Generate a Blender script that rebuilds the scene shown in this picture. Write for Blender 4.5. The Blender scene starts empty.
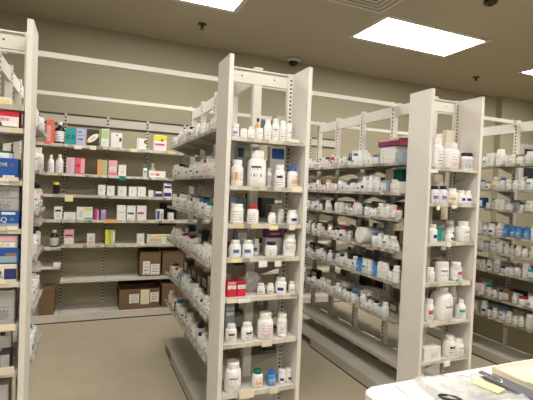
import bpy, bmesh, math, random
from mathutils import Vector, Matrix

S = bpy.context.scene
COL = S.collection
R = random.Random(11)
PI = math.pi

# ------------------------------------------------------------------ camera
F, YAW, PITCH, ROLL, EYE = 424.0, .4033, -.0236, .0406, 1.42
cy, sy = math.cos(YAW), math.sin(YAW)
fw = Vector((sy * math.cos(PITCH), cy * math.cos(PITCH), math.sin(PITCH)))
r0 = Vector((cy, -sy, 0.0)); u0 = r0.cross(fw)
rt = r0 * math.cos(ROLL) + u0 * math.sin(ROLL)
up = u0 * math.cos(ROLL) - r0 * math.sin(ROLL)
cam_d = bpy.data.cameras.new('camera'); cam = bpy.data.objects.new('camera', cam_d); COL.objects.link(cam)
cam_d.sensor_width = 36.0; cam_d.lens = F / 533 * 36; cam_d.clip_start = .05
cam.matrix_world = Matrix(((rt.x, up.x, -fw.x, 0), (rt.y, up.y, -fw.y, 0), (rt.z, up.z, -fw.z, EYE), (0, 0, 0, 1)))
S.camera = cam

def at(px, py, axis, val):
    """a photograph pixel -> the point of the plane axis = val (metres)"""
    d = rt * ((px - 266.5) / F) - up * ((py - 200) / F) + fw
    c = Vector((0, 0, EYE))
    return c + d * ((val - c[axis]) / d[axis])

# ------------------------------------------------------------------ materials
M = {}
def mat(name, col, rough=.5, var=.06, scale=8.0, metal=0.0, spec=.4, bump=0.0):
    m = bpy.data.materials.new(name); m.use_nodes = True
    nt = m.node_tree; b = nt.nodes['Principled BSDF']
    tc = nt.nodes.new('ShaderNodeTexCoord'); n = nt.nodes.new('ShaderNodeTexNoise')
    n.inputs['Scale'].default_value = scale; n.inputs['Detail'].default_value = 4
    nt.links.new(tc.outputs['Object'], n.inputs['Vector'])
    mx = nt.nodes.new('ShaderNodeMix'); mx.data_type = 'RGBA'
    mx.inputs['A'].default_value = (*[c * (1 - var) for c in col], 1)
    mx.inputs['B'].default_value = (*[min(1, c * (1 + var)) for c in col], 1)
    nt.links.new(n.outputs['Fac'], mx.inputs['Factor'])
    nt.links.new(mx.outputs['Result'], b.inputs['Base Color'])
    b.inputs['Roughness'].default_value = rough; b.inputs['Metallic'].default_value = metal
    b.inputs['Specular IOR Level'].default_value = spec
    if bump:
        bp = nt.nodes.new('ShaderNodeBump'); bp.inputs['Strength'].default_value = bump; bp.inputs['Distance'].default_value = .002
        nt.links.new(n.outputs['Fac'], bp.inputs['Height']); nt.links.new(bp.outputs['Normal'], b.inputs['Normal'])
    M[name] = m
    return m

def math_node(nt, op, a, b=None):
    n = nt.nodes.new('ShaderNodeMath'); n.operation = op
    for i, v in enumerate((a, b)):
        if v is None: continue
        if isinstance(v, (int, float)): n.inputs[i].default_value = v
        else: nt.links.new(v, n.inputs[i])
    return n.outputs[0]

def label_mat(name, base, block=None, z0=.5, z1=.75, ink=(.06, .06, .09), density=.5, rows=5, vertical=False, bx=(.24, .76)):
    """printed label: a colour block and rows of small print, in the label's own coordinates"""
    m = bpy.data.materials.new(name); m.use_nodes = True
    nt = m.node_tree; b = nt.nodes['Principled BSDF']; b.inputs['Roughness'].default_value = .4
    tc = nt.nodes.new('ShaderNodeTexCoord'); sp = nt.nodes.new('ShaderNodeSeparateXYZ')
    nt.links.new(tc.outputs['Generated'], sp.inputs[0])
    x, z = sp.outputs[0], sp.outputs[2]
    if vertical: x, z = z, x
    band = math_node(nt, 'GREATER_THAN', math_node(nt, 'SINE', math_node(nt, 'MULTIPLY', z, rows * 2 * PI)), .15)
    no = nt.nodes.new('ShaderNodeTexNoise'); no.inputs['Scale'].default_value = 1; no.inputs['Detail'].default_value = 1
    cb = nt.nodes.new('ShaderNodeCombineXYZ')
    nt.links.new(math_node(nt, 'MULTIPLY', x, 22), cb.inputs[0])
    nt.links.new(math_node(nt, 'MULTIPLY', math_node(nt, 'FLOOR', math_node(nt, 'MULTIPLY', z, rows)), 5.3), cb.inputs[2])
    nt.links.new(cb.outputs[0], no.inputs['Vector'])
    txt = math_node(nt, 'MULTIPLY', band, math_node(nt, 'GREATER_THAN', no.outputs['Fac'], 1 - density))
    inner = math_node(nt, 'MULTIPLY', math_node(nt, 'GREATER_THAN', x, .18), math_node(nt, 'LESS_THAN', x, .82))
    txt = math_node(nt, 'MULTIPLY', math_node(nt, 'MULTIPLY', txt, inner), .75)
    m1 = nt.nodes.new('ShaderNodeMix'); m1.data_type = 'RGBA'
    m1.inputs['A'].default_value = (*base, 1); m1.inputs['B'].default_value = (*ink, 1)
    nt.links.new(txt, m1.inputs['Factor'])
    out = m1.outputs['Result']
    if block:
        bl = math_node(nt, 'MULTIPLY', math_node(nt, 'GREATER_THAN', z, z0), math_node(nt, 'LESS_THAN', z, z1))
        bl = math_node(nt, 'MULTIPLY', bl, math_node(nt, 'MULTIPLY', math_node(nt, 'GREATER_THAN', x, bx[0]), math_node(nt, 'LESS_THAN', x, bx[1])))
        m2 = nt.nodes.new('ShaderNodeMix'); m2.data_type = 'RGBA'
        nt.links.new(out, m2.inputs['A']); m2.inputs['B'].default_value = (*block, 1)
        nt.links.new(bl, m2.inputs['Factor']); out = m2.outputs['Result']
    nt.links.new(out, b.inputs['Base Color'])
    M[name] = m
    return m

def tag_rail_mat(name, pal, freq):
    """a price rail: a strip of paper tags of differing tints, one after another"""
    m = bpy.data.materials.new(name); m.use_nodes = True
    nt = m.node_tree; b = nt.nodes['Principled BSDF']; b.inputs['Roughness'].default_value = .3
    tc = nt.nodes.new('ShaderNodeTexCoord'); sp = nt.nodes.new('ShaderNodeSeparateXYZ')
    nt.links.new(tc.outputs['Object'], sp.inputs[0])
    s = math_node(nt, 'ADD', math_node(nt, 'ADD', sp.outputs[0], sp.outputs[1]), 20)
    s = math_node(nt, 'MULTIPLY', s, freq)
    wn = nt.nodes.new('ShaderNodeTexWhiteNoise'); wn.noise_dimensions = '2D'
    cb = nt.nodes.new('ShaderNodeCombineXYZ')
    nt.links.new(math_node(nt, 'FLOOR', s), cb.inputs[0])
    nt.links.new(math_node(nt, 'FLOOR', math_node(nt, 'MULTIPLY', sp.outputs[2], 12)), cb.inputs[1])
    nt.links.new(cb.outputs[0], wn.inputs[0])
    cr = nt.nodes.new('ShaderNodeValToRGB'); cr.color_ramp.interpolation = 'CONSTANT'
    e = cr.color_ramp.elements
    for i, (p, c) in enumerate(pal):
        el = e[i] if i < 2 else e.new(p)
        el.position = p; el.color = (*c, 1)
    nt.links.new(wn.outputs['Value'], cr.inputs[0])
    nt.links.new(cr.outputs[0], b.inputs['Base Color'])
    M[name] = m

def clear_mat(name, tint, opacity, rough=.15):
    m = bpy.data.materials.new(name); m.use_nodes = True
    nt = m.node_tree; b = nt.nodes['Principled BSDF']
    b.inputs['Base Color'].default_value = (*tint, 1); b.inputs['Roughness'].default_value = rough
    tc = nt.nodes.new('ShaderNodeTexCoord'); n = nt.nodes.new('ShaderNodeTexNoise'); n.inputs['Scale'].default_value = 30
    nt.links.new(tc.outputs['Object'], n.inputs['Vector'])
    a = math_node(nt, 'MULTIPLY', n.outputs['Fac'], opacity * 2)
    nt.links.new(a, b.inputs['Alpha'])
    M[name] = m

mat('cream_steel', (.66, .625, .56), .42, .02, 3)
mat('aisle_steel_shaded', (.36, .34, .29), .45, .05, 4)  # shelf steel darkened, shade between the aisle shelves put into the colour
mat('rack_white', (.74, .71, .65), .4, .03, 4)
mat('panel_cream', (.74, .705, .655), .5, .03, 5)
mat('panel_edge', (.80, .76, .68), .45, .02, 5)
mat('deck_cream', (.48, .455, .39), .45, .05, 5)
mat('wall_paint', (.37, .335, .24), .85, .04, 2)
mat('wall_paint_low_bounce', (.26, .235, .18), .9, .04, 2)  # unseen walls coloured darker than the back wall to cut bounced light
mat('ceiling_paint', (.41, .365, .275), .9, .03, 2)
mat('back_panel_tan', (.37, .34, .232), .7, .04, 3)
mat('header_grey', (.54, .51, .44), .6, .04, 4)
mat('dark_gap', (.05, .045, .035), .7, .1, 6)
mat('slot_black', (.035, .033, .03), .8, .1, 6)
mat('hdpe_white', (.84, .83, .80), .38, .02, 9)
mat('hdpe_grey', (.62, .60, .56), .38, .03, 9)
mat('cap_white', (.86, .85, .82), .4, .02, 9)
mat('cap_navy', (.02, .025, .07), .4, .1, 9)
mat('cap_blue', (.03, .16, .48), .4, .1, 9)
mat('cap_red', (.45, .03, .03), .4, .1, 9)
mat('cap_green', (.01, .19, .10), .4, .1, 9)
mat('cap_black', (.02, .02, .02), .45, .1, 9)
mat('cap_teal', (.03, .30, .33), .4, .1, 9)
mat('amber', (.40, .16, .04), .2, .05, 9)
mat('bottle_blue', (.04, .25, .58), .35, .08, 9)
mat('bottle_black', (.018, .015, .02), .25, .1, 9)
mat('carton_white', (.80, .79, .76), .55, .02, 6)
mat('carton_blue', (.02, .10, .38), .4, .08, 6)
mat('carton_red', (.62, .03, .05), .45, .06, 6)
mat('carton_coral', (.80, .16, .10), .5, .06, 6)
mat('carton_teal', (.02, .36, .36), .5, .06, 6)
mat('carton_deep_teal', (.01, .20, .17), .5, .06, 6)
mat('carton_lavender', (.50, .52, .72), .5, .06, 6)
mat('carton_pink', (.78, .42, .45), .5, .06, 6)
mat('carton_lilac', (.66, .50, .68), .5, .06, 6)
mat('carton_rose', (.78, .12, .18), .5, .06, 6)
mat('carton_orange', (.72, .36, .14), .5, .06, 6)
mat('carton_green', (.42, .58, .30), .5, .06, 6)
mat('carton_lime', (.66, .74, .12), .5, .06, 6)
mat('carton_yellow', (.85, .66, .05), .5, .06, 6)
mat('carton_purple', (.24, .03, .22), .5, .06, 6)
mat('carton_magenta', (.62, .05, .30), .5, .06, 6)
mat('carton_violet', (.40, .27, .60), .5, .06, 6)
mat('carton_maroon', (.22, .03, .05), .5, .06, 6)
mat('carton_grey', (.42, .41, .39), .5, .06, 6)
mat('carton_charcoal', (.04, .04, .038), .5, .1, 6)
mat('carton_cream', (.78, .72, .55), .5, .05, 6)
mat('carton_brownish', (.30, .17, .09), .6, .08, 6)
mat('carton_slate', (.30, .40, .48), .5, .06, 6)
mat('cardboard', (.19, .115, .06), .85, .08, 10)
mat('cardboard_dark', (.09, .055, .03), .9, .08, 10)
mat('paper_white', (.86, .84, .80), .7, .02, 6)
mat('paper_cream', (.84, .76, .56), .7, .03, 6)
mat('paper_beige', (.74, .66, .53), .7, .03, 6)
mat('paper_yellow', (.86, .77, .38), .7, .03, 6)
mat('paper_manila', (.75, .64, .34), .7, .05, 6)
mat('paper_orange', (.85, .42, .10), .7, .03, 6)
mat('counter_white', (.86, .82, .76), .4, .02, 6)
mat('tool_grey', (.11, .115, .12), .4, .1, 12)
mat('tool_black', (.025, .025, .028), .4, .1, 12)
mat('steel', (.62, .62, .62), .25, .05, 12, metal=1)
mat('bin_grey', (.36, .35, .32), .45, .06, 6)
mat('screen_dark', (.03, .035, .045), .15, .1, 4)
mat('ink_red', (.62, .04, .06), .5, .05, 8)
mat('ink_yellow', (.92, .80, .25), .5, .05, 8)
mat('ink_navy', (.03, .04, .16), .5, .05, 8)
mat('ink_dark', (.05, .05, .06), .5, .05, 8)
mat('ink_teal', (.03, .36, .42), .5, .05, 8)
mat('ink_green', (.10, .40, .12), .5, .05, 8)
mat('vent_metal', (.55, .52, .46), .45, .04, 6)
mat('vent_dark', (.27, .245, .20), .7, .04, 6)
mat('bronze', (.06, .045, .03), .4, .1, 12, metal=.6)
mat('dome_black', (.012, .012, .014), .12, .1, 6)
clear_mat('clear_plastic', (.75, .75, .72), .05)
clear_mat('bag_plastic', (.80, .80, .79), .42, .18)
clear_mat('bag_grey', (.76, .76, .76), .42, .16)
label_mat('label_plain', (.86, .85, .83), None, rows=5, density=.5)
label_mat('label_sparse', (.86, .85, .83), (.15, .15, .18), .70, .80, rows=7, density=.45)
label_mat('label_navy', (.84, .84, .84), (.02, .03, .17), .25, .62, density=.35)
label_mat('label_navy_bands', (.86, .85, .83), (.02, .025, .09), .80, .90, rows=3, density=.4)
label_mat('label_blue', (.84, .84, .84), (.07, .16, .40), .35, .72, density=.4)
label_mat('label_black', (.86, .85, .83), (.03, .03, .04), .60, .80, density=.5)
label_mat('label_orange', (.86, .84, .80), (.85, .36, .08), .15, .36, vertical=True)
label_mat('label_pink', (.86, .84, .84), (.80, .52, .60), .10, .3, ink=(.35, .12, .2))
label_mat('label_teal', (.84, .85, .84), (.03, .33, .36), .55, .85)
label_mat('label_green', (.84, .85, .80), (.28, .45, .16), .2, .5)
label_mat('label_gold', (.84, .82, .76), (.80, .45, .12), .2, .55, ink=(.1, .1, .3))
label_mat('label_red', (.85, .83, .82), (.62, .06, .06), .5, .8)
label_mat('label_purple', (.84, .83, .85), (.25, .14, .40), .3, .6)
label_mat('label_all_blue', (.05, .24, .55), (.75, .78, .82), .55, .68, ink=(.7, .75, .8))
label_mat('label_grey', (.66, .65, .63), None, rows=6, density=.5)
label_mat('print_small', (.82, .81, .78), None, rows=4, density=.5)
label_mat('print_grey', (.44, .43, .41), (.30, .30, .31), .1, .5, rows=4, density=.5)
tag_rail_mat('rail_cream', [(0, (.60, .56, .46)), (.4, (.66, .64, .58)), (.62, (.45, .42, .36)), (.85, (.68, .60, .38)), (.93, (.30, .28, .24))], 24)
tag_rail_mat('rail_aisle_shaded', [(0, (.40, .375, .32)), (.35, (.58, .55, .50)), (.6, (.24, .225, .19)), (.82, (.52, .46, .33)), (.975, (.50, .22, .18))], 22)  # rail tints darkened to carry the shade of the aisle shelves

# floor: vinyl tile, speckled, with faint joints
m = bpy.data.materials.new('vinyl_tile'); m.use_nodes = True; nt = m.node_tree; b = nt.nodes['Principled BSDF']
tc = nt.nodes.new('ShaderNodeTexCoord'); br = nt.nodes.new('ShaderNodeTexBrick'); br.offset = 0
br.inputs['Scale'].default_value = 1; br.inputs['Brick Width'].default_value = .305; br.inputs['Row Height'].default_value = .305
br.inputs['Mortar Size'].default_value = .0016
br.inputs['Color1'].default_value = (.50, .44, .325, 1); br.inputs['Color2'].default_value = (.49, .43, .317, 1); br.inputs['Mortar'].default_value = (.445, .39, .288, 1)
nt.links.new(tc.outputs['Object'], br.inputs['Vector'])
n = nt.nodes.new('ShaderNodeTexNoise'); n.inputs['Scale'].default_value = 5; n.inputs['Detail'].default_value = 8
nt.links.new(tc.outputs['Object'], n.inputs['Vector'])
mx = nt.nodes.new('ShaderNodeMix'); mx.data_type = 'RGBA'; mx.blend_type = 'MULTIPLY'; mx.inputs['Factor'].default_value = .35
nt.links.new(br.outputs['Color'], mx.inputs['A']); nt.links.new(n.outputs['Fac'], mx.inputs['B'])
cr = nt.nodes.new('ShaderNodeValToRGB'); cr.color_ramp.elements[0].position = .3; cr.color_ramp.elements[0].color = (.72, .72, .72, 1); cr.color_ramp.elements[1].position = .7
nt.links.new(n.outputs['Fac'], cr.inputs[0]); nt.links.new(cr.outputs[0], mx.inputs['B'])
nt.links.new(mx.outputs['Result'], b.inputs['Base Color']); b.inputs['Roughness'].default_value = .38
M['vinyl_tile'] = m

m = bpy.data.materials.new('lamp_diffuser'); m.use_nodes = True; nt = m.node_tree
for nd in list(nt.nodes): nt.nodes.remove(nd)
em = nt.nodes.new('ShaderNodeEmission'); em.inputs['Color'].default_value = (1, .955, .885, 1); em.inputs['Strength'].default_value = 11.5
ou = nt.nodes.new('ShaderNodeOutputMaterial'); nt.links.new(em.outputs[0], ou.inputs[0]); M['lamp_diffuser'] = m

# ------------------------------------------------------------------ mesh helpers
def box(bm, x0, x1, y0, y1, z0, z1, mi=0):
    v = [bm.verts.new(p) for p in ((x0, y0, z0), (x1, y0, z0), (x1, y1, z0), (x0, y1, z0), (x0, y0, z1), (x1, y0, z1), (x1, y1, z1), (x0, y1, z1))]
    for q in ((3, 2, 1, 0), (4, 5, 6, 7), (0, 1, 5, 4), (1, 2, 6, 5), (2, 3, 7, 6), (3, 0, 4, 7)):
        f = bm.faces.new([v[i] for i in q]); f.material_index = mi
def lathe(bm, prof, seg=20, a0=0, a1=2 * PI, mi=0, caps=True, smooth=True):
    full = abs(a1 - a0 - 2 * PI) < 1e-6
    n = seg if full else seg + 1
    rings = []
    for r, z in prof:
        rings.append([bm.verts.new((r * math.cos(a0 + (a1 - a0) * i / seg), r * math.sin(a0 + (a1 - a0) * i / seg), z)) for i in range(n)])
    for a, c in zip(rings, rings[1:]):
        for i in range(n if full else n - 1):
            j = (i + 1) % n
            f = bm.faces.new((a[i], a[j], c[j], c[i])); f.material_index = mi; f.smooth = smooth
    if full and caps:
        f = bm.faces.new(rings[0][::-1]); f.material_index = mi
        f = bm.faces.new(rings[-1]); f.material_index = mi
def prism(bm, pts, z0, z1, mi=0):
    a = [bm.verts.new((x, y, z0)) for x, y in pts]; c = [bm.verts.new((x, y, z1)) for x, y in pts]
    n = len(pts)
    bm.faces.new(a[::-1]).material_index = mi; bm.faces.new(c).material_index = mi
    for i in range(n):
        bm.faces.new((a[i], a[(i + 1) % n], c[(i + 1) % n], c[i])).material_index = mi
def tube(bm, pts, r, seg=8, mi=0):
    rings = []
    pts = [Vector(p) for p in pts]
    for i, p in enumerate(pts):
        d = (pts[min(i + 1, len(pts) - 1)] - pts[max(i - 1, 0)]).normalized()
        a = d.orthogonal().normalized(); b_ = d.cross(a)
        rings.append([bm.verts.new(p + r * (a * math.cos(2 * PI * k / seg) + b_ * math.sin(2 * PI * k / seg))) for k in range(seg)])
    for a, c in zip(rings, rings[1:]):
        for i in range(seg):
            f = bm.faces.new((a[i], a[(i + 1) % seg], c[(i + 1) % seg], c[i])); f.smooth = True; f.material_index = mi
    bm.faces.new(rings[0][::-1]).material_index = mi; bm.faces.new(rings[-1]).material_index = mi
def mesh(name, bm, mats, bevel=0):
    if bevel:
        bmesh.ops.bevel(bm, geom=bm.edges[:], offset=bevel, segments=2, affect='EDGES', profile=.5)
    bmesh.ops.recalc_face_normals(bm, faces=bm.faces[:])
    me = bpy.data.meshes.new(name); bm.to_mesh(me); bm.free()
    for k in (mats if isinstance(mats, (list, tuple)) else [mats]): me.materials.append(M[k])
    return me
def link(name, me, parent=None, loc=(0, 0, 0), rz=0.0):
    o = bpy.data.objects.new(name, me); COL.objects.link(o)
    o.parent = parent; o.location = loc; o.rotation_euler = (0, 0, rz)
    return o
def obj(name, bm, mats, parent=None, bevel=0, loc=(0, 0, 0)):
    return link(name, mesh(name, bm, mats, bevel), parent, loc)
def tag(o, label, cat, group=None):
    o['label'] = label; o['category'] = cat
    if group: o['group'] = group
    return o
def struct(name, bm, mats, bevel=0):
    o = obj(name, bm, mats, None, bevel); o['kind'] = 'structure'; return o
def empty(name, loc, rz=0):
    o = bpy.data.objects.new(name, None); COL.objects.link(o); o.location = loc; o.rotation_euler = (0, 0, rz)
    o.empty_display_size = .1
    return o
def text_mesh(s, size, matname, depth=.0006):
    cu = bpy.data.curves.new('lettering', 'FONT'); cu.body = s; cu.size = size; cu.extrude = depth
    cu.align_x = 'CENTER'; cu.align_y = 'CENTER'
    t = bpy.data.objects.new('lettering', cu); COL.objects.link(t)
    dg = bpy.context.evaluated_depsgraph_get()
    me = bpy.data.meshes.new_from_object(t.evaluated_get(dg))
    bpy.data.objects.remove(t); bpy.data.curves.remove(cu)
    me.transform(Matrix.Rotation(PI / 2, 4, 'X'))
    me.materials.clear(); me.materials.append(M[matname])
    return me

# ------------------------------------------------------------------ the room
CEIL = 3.12
YB = 5.08
X0, X1, YN = -3.2, 8.2, -3.6
bm = bmesh.new(); box(bm, X0, X1, YN, YB + .1, -.05, 0); struct('floor', bm, 'vinyl_tile')
bm = bmesh.new(); box(bm, X0, X1, YN, YB + .1, CEIL, CEIL + .05); struct('ceiling', bm, 'ceiling_paint')
bm = bmesh.new(); box(bm, X0, 6.275, YB, YB + .1, 0, CEIL); struct('wall_back', bm, 'wall_paint')
bm = bmesh.new(); box(bm, 6.275, X1, 4.97, YB + .1, 0, CEIL); struct('wall_back_right', bm, 'wall_paint')
bm = bmesh.new(); box(bm, X0 - .1, X0, YN, YB + .1, 0, CEIL); struct('wall_left', bm, 'wall_paint_low_bounce')
bm = bmesh.new(); box(bm, X1, X1 + .1, YN, YB + .1, 0, CEIL); struct('wall_right', bm, 'wall_paint_low_bounce')
bm = bmesh.new(); box(bm, X0, X1, YN - .1, YN, 0, CEIL); struct('wall_front', bm, 'wall_paint_low_bounce')

# ceiling lights
def ceiling_light(x, y, label):
    w, d = 1.40, .67
    t = empty('ceiling_light', (x - .045, y - .045, CEIL)); tag(t, label, 'ceiling light', 'ceiling light panels')
    f = bmesh.new(); e = .05
    box(f, 0, w, 0, e, -.006, -.001); box(f, 0, w, d - e, d, -.006, -.001)
    box(f, 0, e, e, d - e, -.006, -.001); box(f, w - e, w, e, d - e, -.006, -.001)
    obj('frame', f, 'vent_metal', t)
    g = bmesh.new(); box(g, e, w - e, e, d - e, -.004, -.001); obj('diffuser', g, 'lamp_diffuser', t)
LY = (3.34, .72, -1.95)
ceiling_light(-.06, LY[0], 'white ceiling light panel cut off at the top edge of the photo')
ceiling_light(2.61, LY[0], 'large white ceiling light panel above the right-hand rack')
ceiling_light(5.27, LY[0], 'white ceiling light panel at the right edge, lowest in the photo')
for j, y in enumerate(LY[1:]):
    for i, x in enumerate((-2.73, -.06, 2.61, 5.27)):
        ceiling_light(x, y, 'white ceiling light panel out of view, %s row behind the photographer, %s from left' % (('first', 'second')[j], ('first', 'second', 'third', 'fourth')[i]))

# air vent
t = empty('ceiling_vent', (2.19, 3.00, CEIL)); tag(t, 'square louvred air vent in the ceiling beside the large light panel', 'air vent')
f = bmesh.new(); W = .30
for k, (a, e, z) in enumerate(((W, .03, -.008),)):
    box(f, -a, a, -a, -a + e, z, -.001); box(f, -a, a, a - e, a, z, -.001); box(f, -a, -a + e, -a + e, a - e, z, -.001); box(f, a - e, a, -a + e, a - e, z, -.001)
obj('frame', f, 'vent_metal', t)
f = bmesh.new(); box(f, -W + .03, W - .03, -W + .03, W - .03, -.003, -.001); obj('backing', f, 'vent_dark', t)
for a in (.235, .185, .135, .085):
    f = bmesh.new(); e = .022
    box(f, -a, a, -a, -a + e, -.012, -.004); box(f, -a, a, a - e, a, -.012, -.004); box(f, -a, -a + e, -a + e, a - e, -.012, -.004); box(f, a - e, a, -a + e, a - e, -.012, -.004)
    obj('louvre', f, 'vent_metal', t)

def sprinkler(x, y, label):
    t = empty('sprinkler_head', (x, y, CEIL)); tag(t, label, 'sprinkler', 'ceiling sprinklers')
    f = bmesh.new(); lathe(f, [(.045, -.001), (.045, -.006), (.03, -.012)]); obj('escutcheon', f, 'bronze', t)
    f = bmesh.new(); lathe(f, [(.012, -.012), (.012, -.04), (.007, -.05)], 12); obj('nozzle', f, 'bronze', t)
    f = bmesh.new(); lathe(f, [(.02, -.05), (.022, -.054)], 14); obj('deflector', f, 'bronze', t)
sprinkler(1.064, 4.39, 'dark sprinkler head on the ceiling above the back wall shelves')
sprinkler(4.98, 4.38, 'dark sprinkler head on the ceiling at the far right')
t = empty('smoke_detector', (3.15, 2.66, CEIL)); tag(t, 'dark round detector on the ceiling at the top edge right of the vent', 'detector')
f = bmesh.new(); lathe(f, [(.055, -.001), (.055, -.02), (.04, -.032)]); obj('housing', f, 'bronze', t)
f = bmesh.new(); lathe(f, [(.02, -.032), (.018, -.045)], 14); obj('sensor', f, 'bronze', t)
t = empty('dome_camera', (2.40, 4.93, CEIL)); tag(t, 'white dome security camera with black bubble near the back wall', 'camera')
f = bmesh.new(); lathe(f, [(.085, -.001), (.085, -.03), (.06, -.045)], 24); obj('housing', f, 'header_grey', t)
f = bmesh.new(); lathe(f, [(.058, -.045), (.052, -.075), (.035, -.095), (.012, -.103)], 20); obj('bubble', f, 'dome_black', t)

# ------------------------------------------------------------------ shelving racks
POST = (2.305, 2.71, 3.12, 3.52, 3.87)
DECK = (2.305, 2.84, 3.365, 3.87)
H = 2.14; HP = 2.107
def slots(bm, axis, c, lo, hi, z0, z1, step, mi=1):
    """a column of dark slots, on the face axis = c"""
    z = z0
    while z < z1:
        if axis == 'y': box(bm, lo, hi, c - .0008, c + .0008, z, z + step * .45, mi)
        else: box(bm, c - .0008, c + .0008, lo, hi, z, z + step * .45, mi)
        z += step
def flat_shelf(x0, x1, y0, y1, z, front, lip=.028, th=.012):
    """steel shelf; front = '-x', '+x' or '-y' is the lipped edge; tapered brackets below"""
    b = bmesh.new(); box(b, x0, x1, y0, y1, z - th, z)
    t = .004
    if front == '-x': box(b, x0, x0 + t, y0, y1, z - lip, z - th)
    elif front == '+x': box(b, x1 - t, x1, y0, y1, z - lip, z - th)
    else: box(b, x0, x1, y0, y0 + t, z - lip, z - th)
    for s in (0, 1):
        if front in ('-x', '+x'):
            y = y0 + .004 if s == 0 else y1 - .007
            fx, bx = (x0, x1) if front == '-x' else (x1, x0)
            d = 1 if bx > fx else -1
            vs = [(fx + d * .02, z - th), (bx, z - th), (bx, z - .07), (bx - d * .05, z - .06)]
            a = [b.verts.new((px, y, pz)) for px, pz in vs]; c = [b.verts.new((px, y + .003, pz)) for px, pz in vs]
        else:
            x = x0 + .004 if s == 0 else x1 - .007
            vs = [(y0 + .02, z - th), (y1, z - th), (y1, z - .07), (y1 - .05, z - .06)]
            a = [b.verts.new((x, py, pz)) for py, pz in vs]; c = [b.verts.new((x + .003, py, pz)) for py, pz in vs]
        b.faces.new(a); b.faces.new(c[::-1])
        for i in range(4): b.faces.new((a[i], c[i], c[(i + 1) % 4], a[(i + 1) % 4]))
    return b

def rack(x, label, endz, left, right, tier=None, panel=None, decks=(1, 1), recess=False, dw=.235, sd=.25, ew=.2405, dy=0.0, rb=4, se=None):
    t = empty('shelving_rack', (x, dy, 0)); ei = ew - .024; tag(t, label, 'shelving rack', 'pharmacy shelving racks')
    for i, y in enumerate(POST):
        hw = .025 if i == 0 else .02
        b = bmesh.new(); box(b, -hw, hw, y - .018, y + .018, .0, HP + .004 if i == 0 else H)
        if i == 0: box(b, -.026, .026, y - .022, y + .018, HP + .004, HP + .014)
        else: slots(b, 'x', -.0205, y - .009, y + .003, .25, H - .03, .03)
        slots(b, 'x', .0205, y - .009, y + .003, .25, H - .03, .03)
        obj('upright', b, ['rack_white', 'slot_black'], t)
    b = bmesh.new(); box(b, -.012, .012, POST[0], POST[-1], H - .105, H - .022)
    obj('top_beam', b, 'rack_white', t)
    # end frame
    b = bmesh.new(); box(b, -ei + .001, ei - .001, 2.283, 2.303, HP - .085, HP - .005); box(b, -ei + .001, ei - .001, 2.270, 2.283, HP - .012, HP - .005)
    for hx in (-.1, .1): box(b, hx - .004, hx + .004, 2.2822, 2.283, HP - .05, HP - .042, 1)
    obj('end_beam', b, ['rack_white', 'slot_black'], t)
    for s in (-1, 1):
        b = bmesh.new(); xi = s * ei
        box(b, min(xi, s * ew), max(xi, s * ew), 2.08, 2.28, .002, HP)
        obj('end_panel', b, 'panel_cream', t, .0015)
        b = bmesh.new(); box(b, min(s * (ei - .03), s * (ei - .0005)), max(s * (ei - .03), s * (ei - .0005)), 2.272, 2.30, 0, HP)
        slots(b, 'y', 2.2715, s * (ei - .013) - .0055, s * (ei - .013) + .0055, .12, HP - .03, .024)
        obj('end_upright', b, ['rack_white', 'slot_black'], t)
    for z in endz:
        sh = obj('end_shelf', flat_shelf(-ei + .002, ei - .002, 2.09, 2.268, z, '-y', .02), 'cream_steel', t)
        b = bmesh.new(); box(b, -ei + .002, ei - .002, 2.086, 2.0895, z - .021, z + .001); obj('price_rail', b, 'rail_cream', sh)
    for side, levels in ((-1, left), (1, right)):
        for z in levels:
            for i in range(4 if side < 0 else rb):
                y0, y1 = POST[i] + .004, min(POST[i + 1] - .004, se or 9)
                xa, xb = (-sd, -.022) if side < 0 else (.022, sd)
                sh = obj('side_shelf', flat_shelf(xa, xb, y0, y1, z, '-x' if side < 0 else '+x', .016), 'aisle_steel_shaded', t)
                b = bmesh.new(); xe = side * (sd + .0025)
                box(b, xe - .0022, xe + .0022, y0, y1, z - .016, z + .003); obj('price_rail', b, 'rail_aisle_shaded', sh)
                b = bmesh.new(); box(b, xe - .0015, xe + .0015, y0, y1, z + .003, z + .035); obj('clear_lip', b, 'clear_plastic', sh)
        if tier:
            for i in range(4):
                xa, xb = (-.212, -.022) if side < 0 else (.022, .212)
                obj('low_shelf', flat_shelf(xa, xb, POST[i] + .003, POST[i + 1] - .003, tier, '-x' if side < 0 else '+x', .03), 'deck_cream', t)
        if decks[0 if side < 0 else 1]:
            for i in range(3 if side < 0 or rb == 4 else 1):
                y0, y1 = DECK[i] + .0015, min(DECK[i + 1] - .0015, se + .03 if se else 9)
                xa, xb = (-dw, -.021) if side < 0 else (.021, dw)
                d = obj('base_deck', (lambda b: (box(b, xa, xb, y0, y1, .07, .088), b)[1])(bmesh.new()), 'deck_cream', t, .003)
                if recess and i == 2 and side < 0: xk = -.2
                else: xk = side * (dw - .002)
                b = bmesh.new(); box(b, min(xk, xk - side * .012), max(xk, xk - side * .012), y0, y1, .012, .07)
                obj('kick_plate', b, 'deck_cream', d)
                b = bmesh.new(); box(b, min(xk, xk - side * .02), max(xk, xk - side * .012), y0, y1, 0, .012); obj('kick_shadow_strip', b, 'dark_gap', d)  # solid dark strip drawn as the shade below the kick plate
    if panel:
        for i in range(4):
            b = bmesh.new(); box(b, -.008, .008, POST[i] + .02, POST[i + 1] - .02, panel[0], panel[1])
            for q in range(4): box(b, -.0095, -.008, POST[i] + .02, POST[i + 1] - .02, panel[0] + q * (panel[1] - panel[0]) / 4, panel[0] + q * (panel[1] - panel[0]) / 4 + .002)
            obj('back_panel', b, 'back_panel_tan', t)
    return t

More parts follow.
